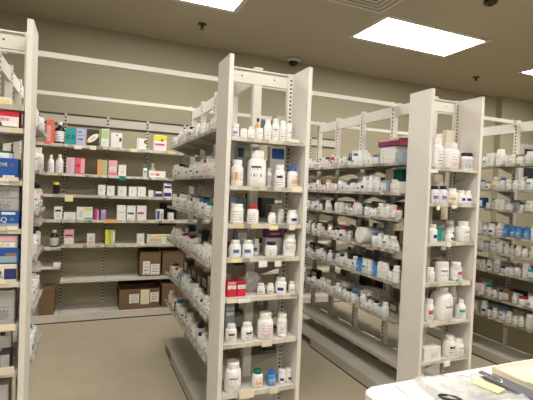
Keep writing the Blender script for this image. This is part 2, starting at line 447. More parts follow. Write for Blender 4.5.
GX = (-.4655, .894, 2.227, 3.584)
E1 = (1.737, 1.64, 1.417, 1.209, .98, .79, .59, .33)
E2 = (1.69, 1.435, 1.235, 1.055, .846, .602, .335)
E3 = (1.612, 1.380, 1.123, .857, .597, .345)
L2 = (1.752, 1.489, 1.249, .975, .677, .437)
L3 = (1.645, 1.435, 1.256, 1.032, .810, .545)
L4 = (1.722, 1.505, 1.33, 1.10, .95, .78, .547, .372)
R1 = (1.68, 1.47, 1.27, 1.05, .80, .55)
rack(GX[0], 'leftmost rack, cut off by the left edge, boxes on its end shelves', E1, (), R1, decks=(0, 1), dw=.215, rb=1)
rack(GX[1], 'middle rack with end panels and seven bottle shelves facing the camera', E2, L2, L2, recess=True, sd=.238, se=3.70)
rack(GX[2], 'right-hand rack with end panels and six end shelves of white bottles', E3, L3, L3, tier=.245, recess=True, dw=.30, ew=.232)
rack(GX[3], 'rack at the far right edge, partly hidden by the right-hand rack', E2, L4, (), panel=(.09, .86), decks=(1, 0), dw=.30, dy=-.04)

def brace(a, b_, y, label):
    b = bmesh.new(); box(b, a + .021, b_ - .021, y - .018, y + .012, H - .026, H + .004)
    for xx in (a + .021, b_ - .045): box(b, xx, xx + .024, y - .02, y + .014, H - .032, H + .008)
    tag(obj('cross_brace', b, 'rack_white'), label, 'cross brace', 'overhead braces joining the racks')
brace(GX[0], GX[1], POST[1], 'white overhead bar joining leftmost and middle racks, the higher one in the photo')
brace(GX[0], GX[1], POST[4], 'white overhead bar joining the far ends of leftmost and middle racks, the lower one')
brace(GX[1], GX[2], POST[1], 'white overhead bar joining middle and right-hand racks, the nearer one')
brace(GX[1], GX[2], POST[4], 'white overhead bar joining the far ends of middle and right-hand racks')
brace(GX[2], GX[3], POST[1], 'white overhead bar joining right-hand rack and far right rack, the nearer one')
brace(GX[2], GX[3], POST[4], 'white overhead bar joining the far ends of right-hand and far right racks')

# ------------------------------------------------------------------ wall shelving
WS = (1.802, 1.508, 1.293, 1.038, .780, .420)
WX = [-.218 + .4243 * k for k in range(-2, 9)]
WY = 5.05; WF = 4.725
t = empty('wall_shelving', (0, 5.0, 0)); tag(t, 'long wall shelving with tan back panels running along the back wall', 'wall shelving')
wall_unit = t
for k, x in enumerate(WX):
    b = bmesh.new(); box(b, x - .012, x + .012, WY - .03 - 5, WY - 5, .0, 2.152)
    slots(b, 'y', WY - .0305 - 5, x - .0095, x + .0095, .12, 2.13, .036)
    obj('upright', b, ['header_grey', 'slot_black'], t)
for k in range(len(WX) - 1):
    xa, xb = WX[k] + .0125, WX[k + 1] - .0125
    b = bmesh.new(); box(b, xa, xb, WY - .012 - 5, WY - 5, .09, 2.03); obj('back_panel', b, 'back_panel_tan', t)
    b = bmesh.new(); box(b, xa, xb, WY - .016 - 5, WY - 5, 2.045, 2.135)
    box(b, xa, xb, WY - .024 - 5, WY - 5, 2.026, 2.045, 1); box(b, xa, xb, WY - .024 - 5, WY - 5, 2.135, 2.150, 1)
    obj('header_panel', b, ['header_grey', 'dark_gap'], t)
    for li, z in enumerate(WS):
        if k == 1 and li == 4: z = .757
        if k == 1 and li == 5: z = .565
        sh = obj('shelf', flat_shelf(xa - .01, xb + .01, WF - 5, WY - .031 - 5, z, '-y', .026), 'cream_steel', t)
        b = bmesh.new(); box(b, xa - .01, xb + .01, WF - .003 - 5, WF - .0002 - 5, z - .028, z); obj('price_rail', b, 'rail_cream' if li < 5 else 'cream_steel', sh)
    d = obj('base_deck', (lambda b: (box(b, xa - .011, xb + .011, 4.67 - 5, WY - .013 - 5, .07, .088), b)[1])(bmesh.new()), 'cream_steel', t, .003)
    b = bmesh.new(); box(b, xa - .011, xb + .011, 4.672 - 5, 4.684 - 5, .013, .07); obj('kick_plate', b, 'cream_steel', d)
    b = bmesh.new(); box(b, xa - .011, xb + .011, 4.676 - 5, 4.69 - 5, 0, .013); obj('kick_shadow_strip', b, 'dark_gap', d)

# ------------------------------------------------------------------ bottles and cartons
CACHE = {}
def bottle_meshes(r, h, shape):
    key = (round(r, 4), round(h, 4), shape)
    if key in CACHE: return CACHE[key]
    b = bmesh.new(); c = bmesh.new(); l = bmesh.new()
    if shape == 'round':       # squat pill bottle with a shoulder and a wide ribbed cap
        lathe(b, [(r * .93, 0), (r, h * .02), (r, h * .66), (r * .94, h * .72), (r * .74, h * .77), (r * .68, h * .79), (r * .68, h * .82)])
        cr_, z0, z1 = r * .76, h * .80, h; l0, l1 = .10, .62
    elif shape == 'tall':      # liquid bottle, narrow neck
        lathe(b, [(r * .93, 0), (r, h * .02), (r, h * .60), (r * .9, h * .68), (r * .5, h * .78), (r * .42, h * .80), (r * .42, h * .87)])
        cr_, z0, z1 = r * .5, h * .85, h; l0, l1 = .08, .56
    elif shape == 'jar':       # wide-mouth jar
        lathe(b, [(r * .94, 0), (r, h * .03), (r, h * .68), (r * .95, h * .75), (r * .9, h * .77), (r * .9, h * .80)])
        cr_, z0, z1 = r * .96, h * .78, h; l0, l1 = .12, .66
    elif shape == 'vial':
        lathe(b, [(r * .9, 0), (r, h * .03), (r, h * .70), (r * .85, h * .76), (r * .85, h * .80)])
        cr_, z0, z1 = r * .98, h * .77, h; l0, l1 = .12, .62
    elif shape == 'ribbed':
        pr = [(r * .93, 0), (r, h * .02)]
        for q in range(4):
            z = h * (.14 + .14 * q); pr += [(r, z), (r * .93, z + h * .02), (r * .93, z + h * .035), (r, z + h * .055)]
        lathe(b, pr + [(r, h * .72), (r * .85, h * .78), (r * .78, h * .80)])
        cr_, z0, z1 = r * .84, h * .79, h; l0, l1 = .30, .54
    else:                      # jug: heavy rounded shoulder
        lathe(b, [(r * .9, 0), (r, h * .03), (r, h * .58), (r * .96, h * .68), (r * .82, h * .77), (r * .6, h * .83), (r * .5, h * .84), (r * .5, h * .87)])
        cr_, z0, z1 = r * .56, h * .86, h; l0, l1 = .10, .52
    n = 24; ring = lambda q, z: [(q * (1 if i % 2 else .965) * math.cos(2 * PI * i / n), q * (1 if i % 2 else .965) * math.sin(2 * PI * i / n), z) for i in range(n)]
    ra = [c.verts.new(p) for p in ring(cr_, z0)]; rb = [c.verts.new(p) for p in ring(cr_, z1 - (z1 - z0) * .12)]; rc = [c.verts.new(p) for p in ring(cr_ * .9, z1)]
    for p, q in ((ra, rb), (rb, rc)):
        for i in range(n): c.faces.new((p[i], p[(i + 1) % n], q[(i + 1) % n], q[i]))
    c.faces.new(ra[::-1]); c.faces.new(rc)
    lathe(l, [(r * 1.004, h * l0), (r * 1.012, h * (l0 + .01)), (r * 1.012, h * (l1 - .01)), (r * 1.004, h * l1)], 22, -PI / 2 - 1.9, -PI / 2 + 1.9)
    out = []
    for nm, q in (('body', b), ('cap', c), ('label', l)):
        bmesh.ops.recalc_face_normals(q, faces=q.faces[:])
        me = bpy.data.meshes.new(nm); q.to_mesh(me); q.free(); out.append(me)
    CACHE[key] = out
    return out
VAR = {}
def variant(me, m):
    k = (me.name, m)
    if k not in VAR:
        c = me.copy(); c.materials.clear(); c.materials.append(M[m]); VAR[k] = c
    return VAR[k]
def bottle(x, y, z, r, h, shape, body, cap, lab, label, cat='bottle', group=None, rz=0.0, name=None):
    mb, mc, ml = bottle_meshes(r, h, shape)
    nm = name or {'jar': 'jar', 'vial': 'vial', 'jug': 'jug', 'tall': 'liquid_bottle'}.get(shape, 'pill_bottle')
    o = link(nm, variant(mb, body), None, (x, y, z + .0008), rz); tag(o, label, cat, group)
    link('cap', variant(mc, cap), o)
    if lab: link('label', variant(ml, lab), o)
    return o

def carton(x, y, z, w, d, h, body, label, panels=(), cat='box', group=None, rz=0.0, name='carton', text=None):
    """a printed carton standing at x, y (centre of its base); panels: (u0, u1, v0, v1, material) on the front"""
    key = ('c', round(w, 4), round(d, 4), round(h, 4))
    if key not in CACHE:
        b = bmesh.new(); box(b, -w / 2, w / 2, -d / 2, d / 2, 0, h)
        bmesh.ops.bevel(b, geom=b.edges[:], offset=min(.0015, w * .05), segments=1, affect='EDGES')
        # tuck flap seam on top
        box(b, -w / 2 + .002, w / 2 - .002, -d / 2 + .0025, -d / 2 + .0035, h - .0002, h + .0004)
        bmesh.ops.recalc_face_normals(b, faces=b.faces[:])
        me = bpy.data.meshes.new('carton'); b.to_mesh(me); b.free(); CACHE[key] = me
    o = link(name, variant(CACHE[key], body), None, (x, y, z + .0008), rz); tag(o, label, cat, group)
    for (u0, u1, v0, v1, m) in panels:
        b = bmesh.new()
        box(b, -w / 2 + u0 * w, -w / 2 + u1 * w, -d / 2 - .0007, -d / 2 + .0003, v0 * h, v1 * h)
        obj('printed_panel', b, m, o)
    for (s, u, v, size, m) in (text or ()):
        link('printed_lettering', text_mesh(s, size, m), o, (-w / 2 + u * w, -d / 2 - .001, v * h))
    return o

ORD = 'first second third fourth fifth sixth seventh eighth ninth tenth eleventh twelfth thirteenth fourteenth fifteenth sixteenth seventeenth eighteenth nineteenth twentieth'.split()
ORD += ['twenty-' + o for o in ORD[:9]] + ['thirtieth'] + ['thirty-' + o for o in ORD[:9]]
LEV = ['top', 'second', 'third', 'fourth', 'fifth', 'sixth', 'seventh', 'lowest']

# ---- end shelves: (left px, right px, top px, base z) -> a bottle standing on the end shelf
YE = 2.135
def end_bottle(x0, x1, ytop, z, shape, body, cap, lab, label, group, y=YE, cat='bottle', k=1.0):
    d = 2 * EYE
    c = at((x0 + x1) / 2, ytop, 1, y)
    a = at(x0, 200, 1, y); b_ = at(x1, 200, 1, y)
    r = (b_ - a).length * .5 * .935 * k
    if y == YE: y = max(YE, 2.094 + r)
    # x at the bottle's own height (the picture is rolled a little)
    zm = (z + c.z) / 2
    x = c.x
    for _ in range(3):
        q = Vector((x, y, zm)) - Vector((0, 0, EYE)); zz = q.dot(fw); u = 266.5 + F * q.dot(rt) / zz
        x += ((x0 + x1) / 2 - u) * zz / F
    gi = 1 if x < 1.6 else 2
    if gi == 2: r *= .96
    lim = (.2165 if gi == 1 else .208) - r * 1.02 - .0015
    x = max(GX[gi] - lim, min(GX[gi] + lim, x))
    return bottle(x, y, z, r, c.z - z, shape, body, cap, lab, label, cat, group, rz=R.uniform(-.5, .2))
def end_carton(x0, x1, ytop, z, body, label, group, y=2.15, d=.06, panels=(), text=None):
    c = at((x0 + x1) / 2, ytop, 1, y - d / 2); zm = (z + c.z) / 2
    x = c.x
    for _ in range(3):
        q = Vector((x, y - d / 2, zm)) - Vector((0, 0, EYE)); zz = q.dot(fw); u = 266.5 + F * q.dot(rt) / zz
        x += ((x0 + x1) / 2 - u) * zz / F
    w = (at(x1, 200, 1, y - d / 2) - at(x0, 200, 1, y - d / 2)).length * .97
    return carton(x, y, z, w, d, c.z - z, body, label, panels, 'box', group, text=text)

G = 'bottles on the middle rack end shelves'; CG = 'cartons on the middle rack end shelves'
W, N = 'hdpe_white', 'cap_white'
z = E2[0]
end_bottle(231, 239, 124, z, 'vial', 'hdpe_grey', N, 'label_purple', 'small vial with purple label, leftmost on top end shelf of middle rack', G, cat='vial')
end_bottle(255, 260.5, 118.5, z, 'tall', 'carton_orange', 'cap_black', 'label_gold', 'small bottle, black cap and orange label, top end shelf of middle rack', G, y=2.20)
for i, (a, c, tp, sh) in enumerate(((240, 247, 129, 'jar'), (247.5, 255, 127, 'round'), (256, 263, 128.5, 'jar'), (264, 271.5, 120, 'round'), (272, 279, 119, 'round'), (279.5, 286, 121, 'round'), (286.5, 291.5, 124, 'vial'))):
    end_bottle(a, c, tp, z, sh, W, N, 'label_plain' if i % 2 else 'label_sparse', 'small plain white %s, %s from left along top end shelf of middle rack' % ('jar' if sh == 'jar' else 'vial' if sh == 'vial' else 'bottle', ORD[i + 1]), G, cat='jar' if sh == 'jar' else 'bottle')
z = E2[1]
end_bottle(230.8, 243.2, 160, z, 'round', W, N, 'label_orange', 'white bottle with orange stripe label, left end of second shelf, middle rack', G)
end_bottle(247.5, 266, 151, z, 'round', W, N, 'label_navy_bands', 'largest white bottle with navy label bars, second end shelf of middle rack', G)
end_bottle(265.5, 272, 168, z, 'round', W, N, 'label_grey', 'small grey-labelled bottle tucked behind the largest bottle on the middle rack', G, y=2.20)
end_bottle(274.5, 285, 165, z, 'round', W, N, 'label_black', 'white bottle with black print between largest bottle and blue-capped one', G)
end_bottle(287.3, 297.6, 167, z, 'round', W, 'cap_blue', 'label_gold', 'white bottle with blue cap and orange label, right end of second shelf', G)
end_carton(270, 285, 147, z, 'carton_white', 'white carton with a blue panel behind bottles on second end shelf', CG, y=2.238, d=.05, panels=((.08, .92, .70, .95, 'carton_blue'),))
end_carton(236.5, 250, 146, z, 'carton_grey', 'grey carton with navy panel behind the orange-striped bottle', CG, y=2.238, d=.05, panels=((.05, .5, .72, .95, 'ink_navy'), (.55, .95, .72, .9, 'carton_green')))
z = E2[2]
end_bottle(229.8, 243.8, 204, z, 'ribbed', W, N, None, 'stout ribbed white bottle, left end of third shelf, middle rack', G)
end_bottle(247, 258.5, 205, z, 'round', W, 'cap_red', 'label_plain', 'white bottle with dark red cap, third end shelf of middle rack', G)
end_bottle(268, 276, 213, z, 'round', W, N, 'label_plain', 'short white bottle between red-capped and grey bottles, third end shelf', G)
end_bottle(276.8, 283.6, 209, z, 'round', 'hdpe_grey', N, 'label_grey', 'grey bottle, third end shelf of middle rack', G, y=2.17)
end_bottle(287, 297.5, 210, z, 'round', W, N, 'label_navy', 'white bottle with navy label at right end of third shelf, middle rack', G)
z = E2[3]
end_bottle(229, 241, 240, z, 'round', W, N, 'label_blue', 'white bottle with blue label, left end of fourth shelf, middle rack', G)
end_bottle(242, 253.6, 240, z, 'round', W, N, 'label_blue', 'white bottle with blue label, second from left, fourth shelf, middle rack', G)
end_bottle(252, 259.5, 239, z, 'round', W, N, 'label_blue', 'blue-labelled white bottle half hidden behind two others on fourth shelf', G, y=2.19)
end_bottle(265, 277, 242, z, 'round', W, 'cap_navy', 'label_plain', 'white bottle with navy cap on fourth end shelf, middle rack', G)
end_bottle(283, 295.6, 234, z, 'ribbed', W, N, 'label_plain', 'tall ribbed white bottle, right end of fourth shelf, middle rack', G)
end_carton(236.5, 247.5, 230.5, z, 'carton_slate', 'slate blue carton behind blue-labelled bottles on fourth end shelf', CG, y=2.238, d=.05, panels=((.1, .9, .6, .9, 'print_small'),))
o = end_carton(265.5, 282.5, 238, z, 'carton_white', 'white carton under the purple one behind the navy-capped bottle', CG, y=2.238, d=.05)
end_carton(265.5, 282.5, 226, o.location.z + max(v.co.z for v in o.data.vertices), 'carton_purple', 'purple carton with yellow corner above the navy-capped bottle', CG, y=2.238, d=.05, panels=((.22, .7, .62, .97, 'ink_yellow'), (.3, .9, .25, .40, 'carton_pink')))
z = E2[4]
end_carton(227, 236.8, 282, z, 'carton_red', 'red carton with white band, left end of fifth shelf, middle rack', CG, y=2.145, panels=((.06, .94, .50, .76, 'print_small'), (.1, .9, .84, .96, 'carton_pink')))
end_carton(237.2, 246, 281.5, z, 'carton_red', 'red carton with white band, right one of the pair, fifth end shelf', CG, y=2.147, panels=((.06, .94, .50, .76, 'print_small'), (.1, .9, .84, .96, 'carton_maroon')))
end_bottle(257, 265, 283.5, z, 'round', 'hdpe_grey', N, 'label_green', 'small bottle with green and black label, left of two on fifth end shelf', G)
end_bottle(266.8, 274, 283.5, z, 'round', W, N, 'label_green', 'small white bottle with green label beside the big navy-labelled one', G)
end_bottle(275, 286.3, 277.5, z, 'round', W, N, 'label_navy', 'big white bottle with navy label on fifth end shelf of middle rack', G)
end_bottle(288.7, 295.6, 281.5, z, 'round', W, N, 'label_green', 'white bottle with green label, right end of fifth shelf, middle rack', G)
z = E2[5]
end_bottle(225.2, 236.8, 324, z, 'round', W, N, 'label_black', 'white bottle with black label band, left end of sixth shelf, middle rack', G)
end_bottle(241, 252.8, 322.5, z, 'round', W, N, 'label_black', 'white bottle with black label band, second on sixth shelf, middle rack', G)
end_bottle(257, 273, 312.5, z, 'round', W, N, 'label_pink', 'large white bottle with pinkish label on sixth end shelf of middle rack', G)
end_bottle(276.8, 287, 313.5, z, 'ribbed', W, N, 'label_plain', 'white ribbed bottle, right end of sixth shelf, middle rack', G)
end_carton(225, 234.6, 305, z, 'carton_slate', 'slate grey carton behind the bottles, left of sixth end shelf', CG, y=2.238, d=.05, panels=((.1, .9, .82, .92, 'print_small'), (.1, .9, .66, .76, 'carton_white')))
z = E2[6]
end_bottle(224, 241.2, 361.5, z, 'round', W, N, 'label_sparse', 'large white bottle at left end of lowest shelf, middle rack', G)
end_bottle(252, 263, 369.5, z, 'round', W, 'cap_green', 'label_gold', 'white bottle with green cap on lowest end shelf of middle rack', G)
end_bottle(266.6, 276.2, 370.5, z, 'round', 'bottle_blue', 'cap_blue', 'label_all_blue', 'bright blue bottle on lowest end shelf of middle rack', G)
end_bottle(278, 285.4, 369.5, z, 'vial', W, N, 'label_navy', 'small white bottle right beside the blue one, lowest end shelf', G)
end_bottle(285.8, 292.6, 368.5, z, 'vial', W, N, 'label_navy', 'small white bottle at right end of lowest shelf, middle rack', G)

G = 'bottles on the right-hand rack end shelves'; CG = 'cartons on the right-hand rack end shelves'
z = E3[0]
end_bottle(431.5, 442, 138.5, z, 'round', W, N, 'label_plain', 'tall white bottle, left end of top shelf, right-hand rack', G)
end_bottle(442.5, 457.2, 143, z, 'round', W, N, 'label_pink', 'big white jug with pink label on top end shelf, right-hand rack', G)
end_carton(445.5, 455, 130.5, z, 'carton_cream', 'cream carton rising behind the big pink-labelled jug', CG, y=2.246, d=.036)
end_bottle(461, 467.6, 153, z, 'round', W, 'cap_navy', 'label_grey', 'navy-capped bottle beside pink-labelled jug, top shelf of right-hand rack', G)
end_bottle(470, 476.2, 153.5, z, 'round', W, 'cap_navy', 'label_grey', 'navy-capped bottle, right end of top shelf, right-hand rack', G)
z = E3[1]
end_bottle(430.5, 438.4, 186, z, 'round', W, 'cap_navy', 'label_purple', 'navy-capped bottle, left end of second shelf, right-hand rack', G)
end_bottle(438.9, 446.6, 186, z, 'round', W, 'cap_navy', 'label_purple', 'navy-capped bottle, second from left, second shelf, right-hand rack', G)
end_bottle(447.2, 456.2, 188.5, z, 'round', W, N, 'label_gold', 'white bottle with pale gold label, second shelf of right-hand rack', G)
end_bottle(457, 464.4, 190.5, z, 'round', W, N, 'label_navy', 'navy-labelled bottle, second from right, second shelf, right-hand rack', G)
end_bottle(466.6, 473.6, 191, z, 'round', W, N, 'label_navy', 'navy-labelled bottle, right end of second shelf, right-hand rack', G)
z = E3[2]
end_bottle(428, 436.2, 224.5, z, 'round', W, N, 'label_navy', 'white bottle with navy label, left end of third shelf, right-hand rack', G)
end_carton(436.6, 442.6, 228, z, 'carton_teal', 'small teal carton behind bottles on third end shelf, right-hand rack', CG, y=2.22, d=.05)
end_bottle(445.4, 453.6, 220.5, z, 'round', 'hdpe_grey', N, 'label_navy', 'grey-white bottle standing behind a small one, third end shelf', G, y=2.20)
end_bottle(445.6, 452.6, 231, z, 'round', W, N, 'label_navy', 'small white bottle in front of the grey-white one, third end shelf', G, y=2.122)
end_bottle(461.5, 472.6, 221.5, z, 'round', W, N, 'label_sparse', 'big white bottle at right end of third shelf, right-hand rack', G)
z = E3[3]
end_bottle(426, 433.8, 267.5, z, 'round', W, N, 'label_plain', 'white bottle, left end of fourth shelf, right-hand rack', G)
end_bottle(436, 447.4, 262, z, 'jar', W, N, 'label_navy_bands', 'wide white bottle with dark bands, fourth end shelf, right-hand rack', G)
end_bottle(450.6, 460.6, 262, z, 'round', 'hdpe_grey', N, 'label_red', 'pale grey bottle with reddish label, fourth end shelf, right-hand rack', G)
o = end_carton(455, 463.5, 279, z, 'carton_white', 'small white and teal packet at fourth shelf front, right-hand rack', CG, y=2.108, d=.02, panels=((.05, .6, .1, .9, 'ink_teal'),))
z = E3[4]
end_bottle(424.2, 433, 299, z, 'round', W, N, 'label_red', 'white bottle, left end of fifth shelf, right-hand rack', G)
end_bottle(432, 450.4, 286, z, 'jug', W, N, 'label_sparse', 'large white round-shouldered jug on fifth shelf, right-hand rack', G, y=2.165, cat='jug')
end_bottle(447.6, 457, 285, z, 'round', 'hdpe_grey', N, 'label_plain', 'pale jug half hidden behind the large round-shouldered one', G, y=2.215, cat='jug', k=1.0)
end_bottle(460, 468.6, 299, z, 'tall', W, N, 'label_teal', 'white bottle with teal label, right end of fifth shelf, right-hand rack', G)
z = E3[5]
end_carton(424, 441.5, 348, z, 'carton_white', 'low white carton at left end of lowest shelf, right-hand rack', CG, y=2.14, d=.07, panels=((.25, .9, .15, .65, 'print_small'),))
end_bottle(443.6, 454, 335.5, z, 'round', W, N, 'label_black', 'white bottle with black label, middle of lowest shelf, right-hand rack', G)
end_bottle(459, 469, 338, z, 'round', W, N, 'label_sparse', 'white bottle at right end of lowest shelf, right-hand rack', G)

# paper tags hanging on the end shelves (parts of the racks)
racks = [o for o in COL.objects if o.name.startswith('shelving_rack')]
racks.sort(key=lambda o: o.location.x)
def price_tag(rk, x0, x1, y0, y1, m):
    a = at(x0, y0, 1, 2.083); b_ = at(x1, y1, 1, 2.083); rx = rk.location.x
    b = bmesh.new(); box(b, min(a.x, b_.x) - rx, max(a.x, b_.x) - rx, 2.0825, 2.0855, min(a.z, b_.z), max(a.z, b_.z))
    obj('price_tag', b, m, rk)
for a in ((292, 301.5, 186, 192.5, 'paper_cream'), (231, 239, 259, 262.5, 'paper_yellow'), (289, 295, 225, 230, 'paper_cream'), (269.5, 278, 225.5, 229.5, 'paper_yellow'), (259, 267, 261, 267, 'paper_white'), (275, 281, 261, 266.5, 'paper_cream'), (227.5, 237, 300, 303, 'paper_cream'), (238, 250, 299, 302.5, 'paper_white'), (262, 272, 341.5, 346, 'paper_beige'), (285, 295, 337, 341, 'paper_beige'), (239.5, 254, 391, 397, 'paper_cream'), (270, 278, 388, 393, 'paper_beige'), (290, 299, 139, 143, 'paper_cream')):
    price_tag(racks[1], *a)
for a in ((431, 438, 169, 173, 'paper_white'), (452, 457, 205, 208.5, 'paper_cream'), (437, 440, 206, 210, 'paper_white'), (447, 451, 243, 247, 'paper_white'), (462, 470, 282, 285, 'paper_cream'), (430, 436, 323, 327, 'paper_beige'), (444, 450, 362, 366, 'paper_white')):
    price_tag(racks[2], *a)

# ---- left rack end shelves: cartons cut off by the frame's edge
CG = 'cartons on the leftmost rack end shelves'
RX = GX[0]
def left_carton(x1, ytop, z, body, label, w=.16, d=.09, y=2.14, panels=(), text=None, base=None):
    c = at(x1, ytop, 1, y - d / 2)
    return carton(c.x - w / 2, y, z, w, d, c.z - z, body, label, panels, 'box', CG, text=text)
left_carton(12, 98, E1[0], 'carton_cream', 'cream and olive carton lying on the topmost end shelf of leftmost rack', d=.07, panels=((.3, .95, .2, .7, 'paper_manila'),))
left_carton(17, 116, E1[1], 'carton_brownish', 'brown carton under the cream one, upper end shelf of leftmost rack', w=.18, y=2.20) if False else None
left_carton(19, 112, E1[1], 'carton_red', 'red and white carton with red lettering, upper end shelf of leftmost rack', w=.17, panels=((0.0, 1, .0, .66, 'carton_white'), (.1, .95, .05, .28, 'print_small')), text=(('medine', .56, .50, .027, 'ink_red'),))
bottle(-.325, 2.15, E1[2] + .0805 + .001, .031, .044, 'jar', W, 'cap_green', None, 'green-capped white jar on the blue and yellow-lettered carton', 'jar', None)
left_carton(18, 159, E1[2], 'carton_blue', 'blue carton with yellow lettering and red dot on second end shelf, leftmost rack', w=.17, panels=((.68, .93, .05, .22, 'print_small'), (.1, .6, .26, .34, 'carton_lavender')), text=(('EVE', .68, .70, .021, 'ink_yellow'), ('D', .88, .70, .021, 'ink_red')))
left_carton(19.5, 194.2, E1[3], 'carton_grey', 'grey printed carton, lower of two stacked on the leftmost rack', w=.17, panels=((.05, .95, .1, .9, 'print_grey'),)) if False else None
left_carton(19, 211.5, E1[3], 'carton_blue', 'blue carton with white lettering on third end shelf, leftmost rack', w=.17, panels=((.62, .92, .80, .94, 'carton_white'), (.0, 1, .05, .3, 'carton_slate')), text=(('noQ', .58, .50, .030, 'carton_white'), ('12', .84, .52, .016, 'carton_green')))
a = at(19, 195, 1, 2.10).z; zt = at(19, 186.5, 1, 2.10).z; zb = at(19, 203.5, 1, 2.10).z
z3 = E1[3] + at(19, 211.5, 1, 2.095).z - E1[3]
carton(-.345, 2.15, z3 + .001, .16, .09, (zt - z3) * .5 - .001, 'carton_grey', 'grey printed carton, lower of two stacked on the blue carton, leftmost rack', ((.03, .97, .1, .9, 'print_grey'),), 'box', CG)
carton(-.345, 2.15, z3 + .002 + (zt - z3) * .5, .16, .09, (zt - z3) * .5 - .001, 'carton_grey', 'grey printed carton, upper of two stacked on the blue carton, leftmost rack', ((.03, .97, .1, .9, 'print_grey'),), 'box', CG)
z0 = E1[4]; z1 = at(17, 264.5, 1, 2.09).z; z2 = at(19, 248.5, 1, 2.09).z; z4 = at(18, 235.5, 1, 2.09).z
carton(-.348, 2.14, z0, .165, .09, z1 - z0, 'carton_cream', 'cream and navy carton at bottom of the stack on fourth end shelf', ((.72, 1, .15, .75, 'ink_navy'), (.0, .66, .42, .62, 'carton_purple'), (.0, .7, .22, .38, 'carton_slate')), 'box', CG)
carton(-.344, 2.14, z1 + .001, .172, .09, z2 - z1 - .001, 'carton_blue', 'plain blue carton in the middle of the stack on fourth end shelf', ((.05, .95, .1, .5, 'carton_slate'), (.7, .95, .5, .7, 'carton_brownish')), 'box', CG)
carton(-.348, 2.14, z2 + .001, .165, .09, z4 - z2 - .001, 'carton_grey', 'pinkish grey carton on top of the stack on fourth end shelf', ((.0, .95, .55, .92, 'carton_pink'), (.3, .95, .08, .45, 'print_small')), 'box', CG)
z0 = E1[5]
carton(-.409, 2.15, z0, .085, .08, .165, 'carton_grey', 'tall grey carton at the left edge, fifth end shelf, leftmost rack', ((.1, .9, .1, .9, 'print_grey'),), 'box', CG)
carton(-.317, 2.15, z0, .09, .08, .15, 'carton_grey', 'tall grey carton beside the end panel, fifth end shelf, leftmost rack', ((.12, .92, .15, .6, 'print_grey'),), 'box', CG)
z0 = E1[6]
carton(-.375, 2.14, z0, .085, .08, .085, 'carton_cream', 'cream carton with dark green top on sixth end shelf, leftmost rack', ((.0, 1, .72, .98, 'carton_charcoal'), (.1, .8, .2, .6, 'print_small')), 'box', CG)
carton(-.302, 2.14, z0, .042, .07, .078, 'carton_charcoal', 'small charcoal carton beside end panel, sixth end shelf, leftmost rack', ((.1, .9, .1, .9, 'carton_grey'),), 'box', CG)
carton(-.36, 2.20, z0, .14, .05, .17, 'carton_white', 'white carton with navy marks behind the cream one, sixth end shelf', ((.0, .25, .78, .95, 'ink_navy'), (.35, .5, .78, .95, 'carton_grey'), (.7, .84, .78, .95, 'ink_navy')), 'box', CG)
for i, zz in enumerate((E1[7],)):
    carton(-.36, 2.15, zz, .15, .10, .20, 'bin_grey', 'grey storage drawer box on the lowest end shelf, leftmost rack', ((.05, .95, .1, .45, 'carton_grey'), (.05, .95, .55, .9, 'carton_grey')), 'box', CG)
for a in ((0, 9, 177.5, 181.5, 'paper_cream'), (9.5, 18.5, 177, 181.5, 'paper_beige'), (0, 6, 226.5, 230.5, 'paper_beige'), (6.8, 18, 226, 230, 'paper_cream'), (0, 7, 280, 284, 'paper_cream'), (0, 15, 325, 330, 'paper_cream'), (0, 14, 368, 374, 'paper_beige'), (2, 18, 121, 127, 'paper_white'), (13, 18, 343, 347, 'carton_charcoal')):
    price_tag(racks[0], *a)
# crumpled clear bag hanging out of the shelf
def crumpled(name, loc, sx, sy_, sz, m, label, seed, cat='bag', sub=3, flat=.0, group=None):
    rr = random.Random(seed); b = bmesh.new()
    bmesh.ops.create_icosphere(b, subdivisions=sub, radius=1)
    ph = [(Vector((rr.uniform(-1, 1), rr.uniform(-1, 1), rr.uniform(-1, 1))).normalized(), rr.uniform(3, 7), rr.uniform(0, 6)) for _ in range(9)]
    for v in b.verts:
        n = v.co.copy(); k = 1 + sum(.055 * math.sin(p.dot(n) * q + s) for p, q, s in ph) + rr.uniform(-.05, .05)
        p = n * k
        # a superellipsoid: fuller than a ball
        p = Vector([math.copysign(abs(c) ** .75, c) for c in p])
        if p.z < -.7: p.z = -.7
        v.co = Vector((p.x * sx, p.y * sy_, (p.z + .7) * sz))
    me = mesh(name, b, m); o = link(name, me, None, loc); tag(o, label, cat, group); return o
crumpled('plastic_bag', (-.317, 2.15, E1[5] + .153), .04, .03, .010, 'bag_plastic', 'crumpled clear plastic bag on the tall grey cartons, leftmost rack', 3)

# ---- wall shelf contents
WG = 'packages on the back wall shelves'
def wall_carton(x0, x1, ytop, li, body, label, panels=(), d=.075, y=None, text=None, zz=None):
    y = y or WF + .02 + d / 2
    z = WS[li] if zz is None else zz
    c = at((x0 + x1) / 2, ytop, 1, y - d / 2)
    w = (at(x1, 200, 1, y - d / 2) - at(x0, 200, 1, y - d / 2)).length * .97
    return carton(c.x, y, z, w, d, max(.03, c.z - z), body, label, panels, 'box', WG, text=text)
def wall_bottle(x0, x1, ytop, li, shape, body, cap, lab, label, zz=None, y=4.79):
    z = WS[li] if zz is None else zz
    c = at((x0 + x1) / 2, ytop, 1, y)
    r = (at(x1, 200, 1, y) - at(x0, 200, 1, y)).length * .485
    return bottle(c.x, y, z, r, c.z - z, shape, body, cap, lab, label, 'bottle', 'bottles on the back wall shelves')
wall_carton(46.5, 54.5, 119.5, 0, 'carton_coral', 'coral red carton, leftmost on the top back wall shelf', ((.1, .6, .05, .75, 'carton_pink'),))
wall_bottle(55, 65.5, 122, 0, 'tall', 'bottle_black', 'cap_white', 'label_plain', 'black bottle with white cap on the top back wall shelf')
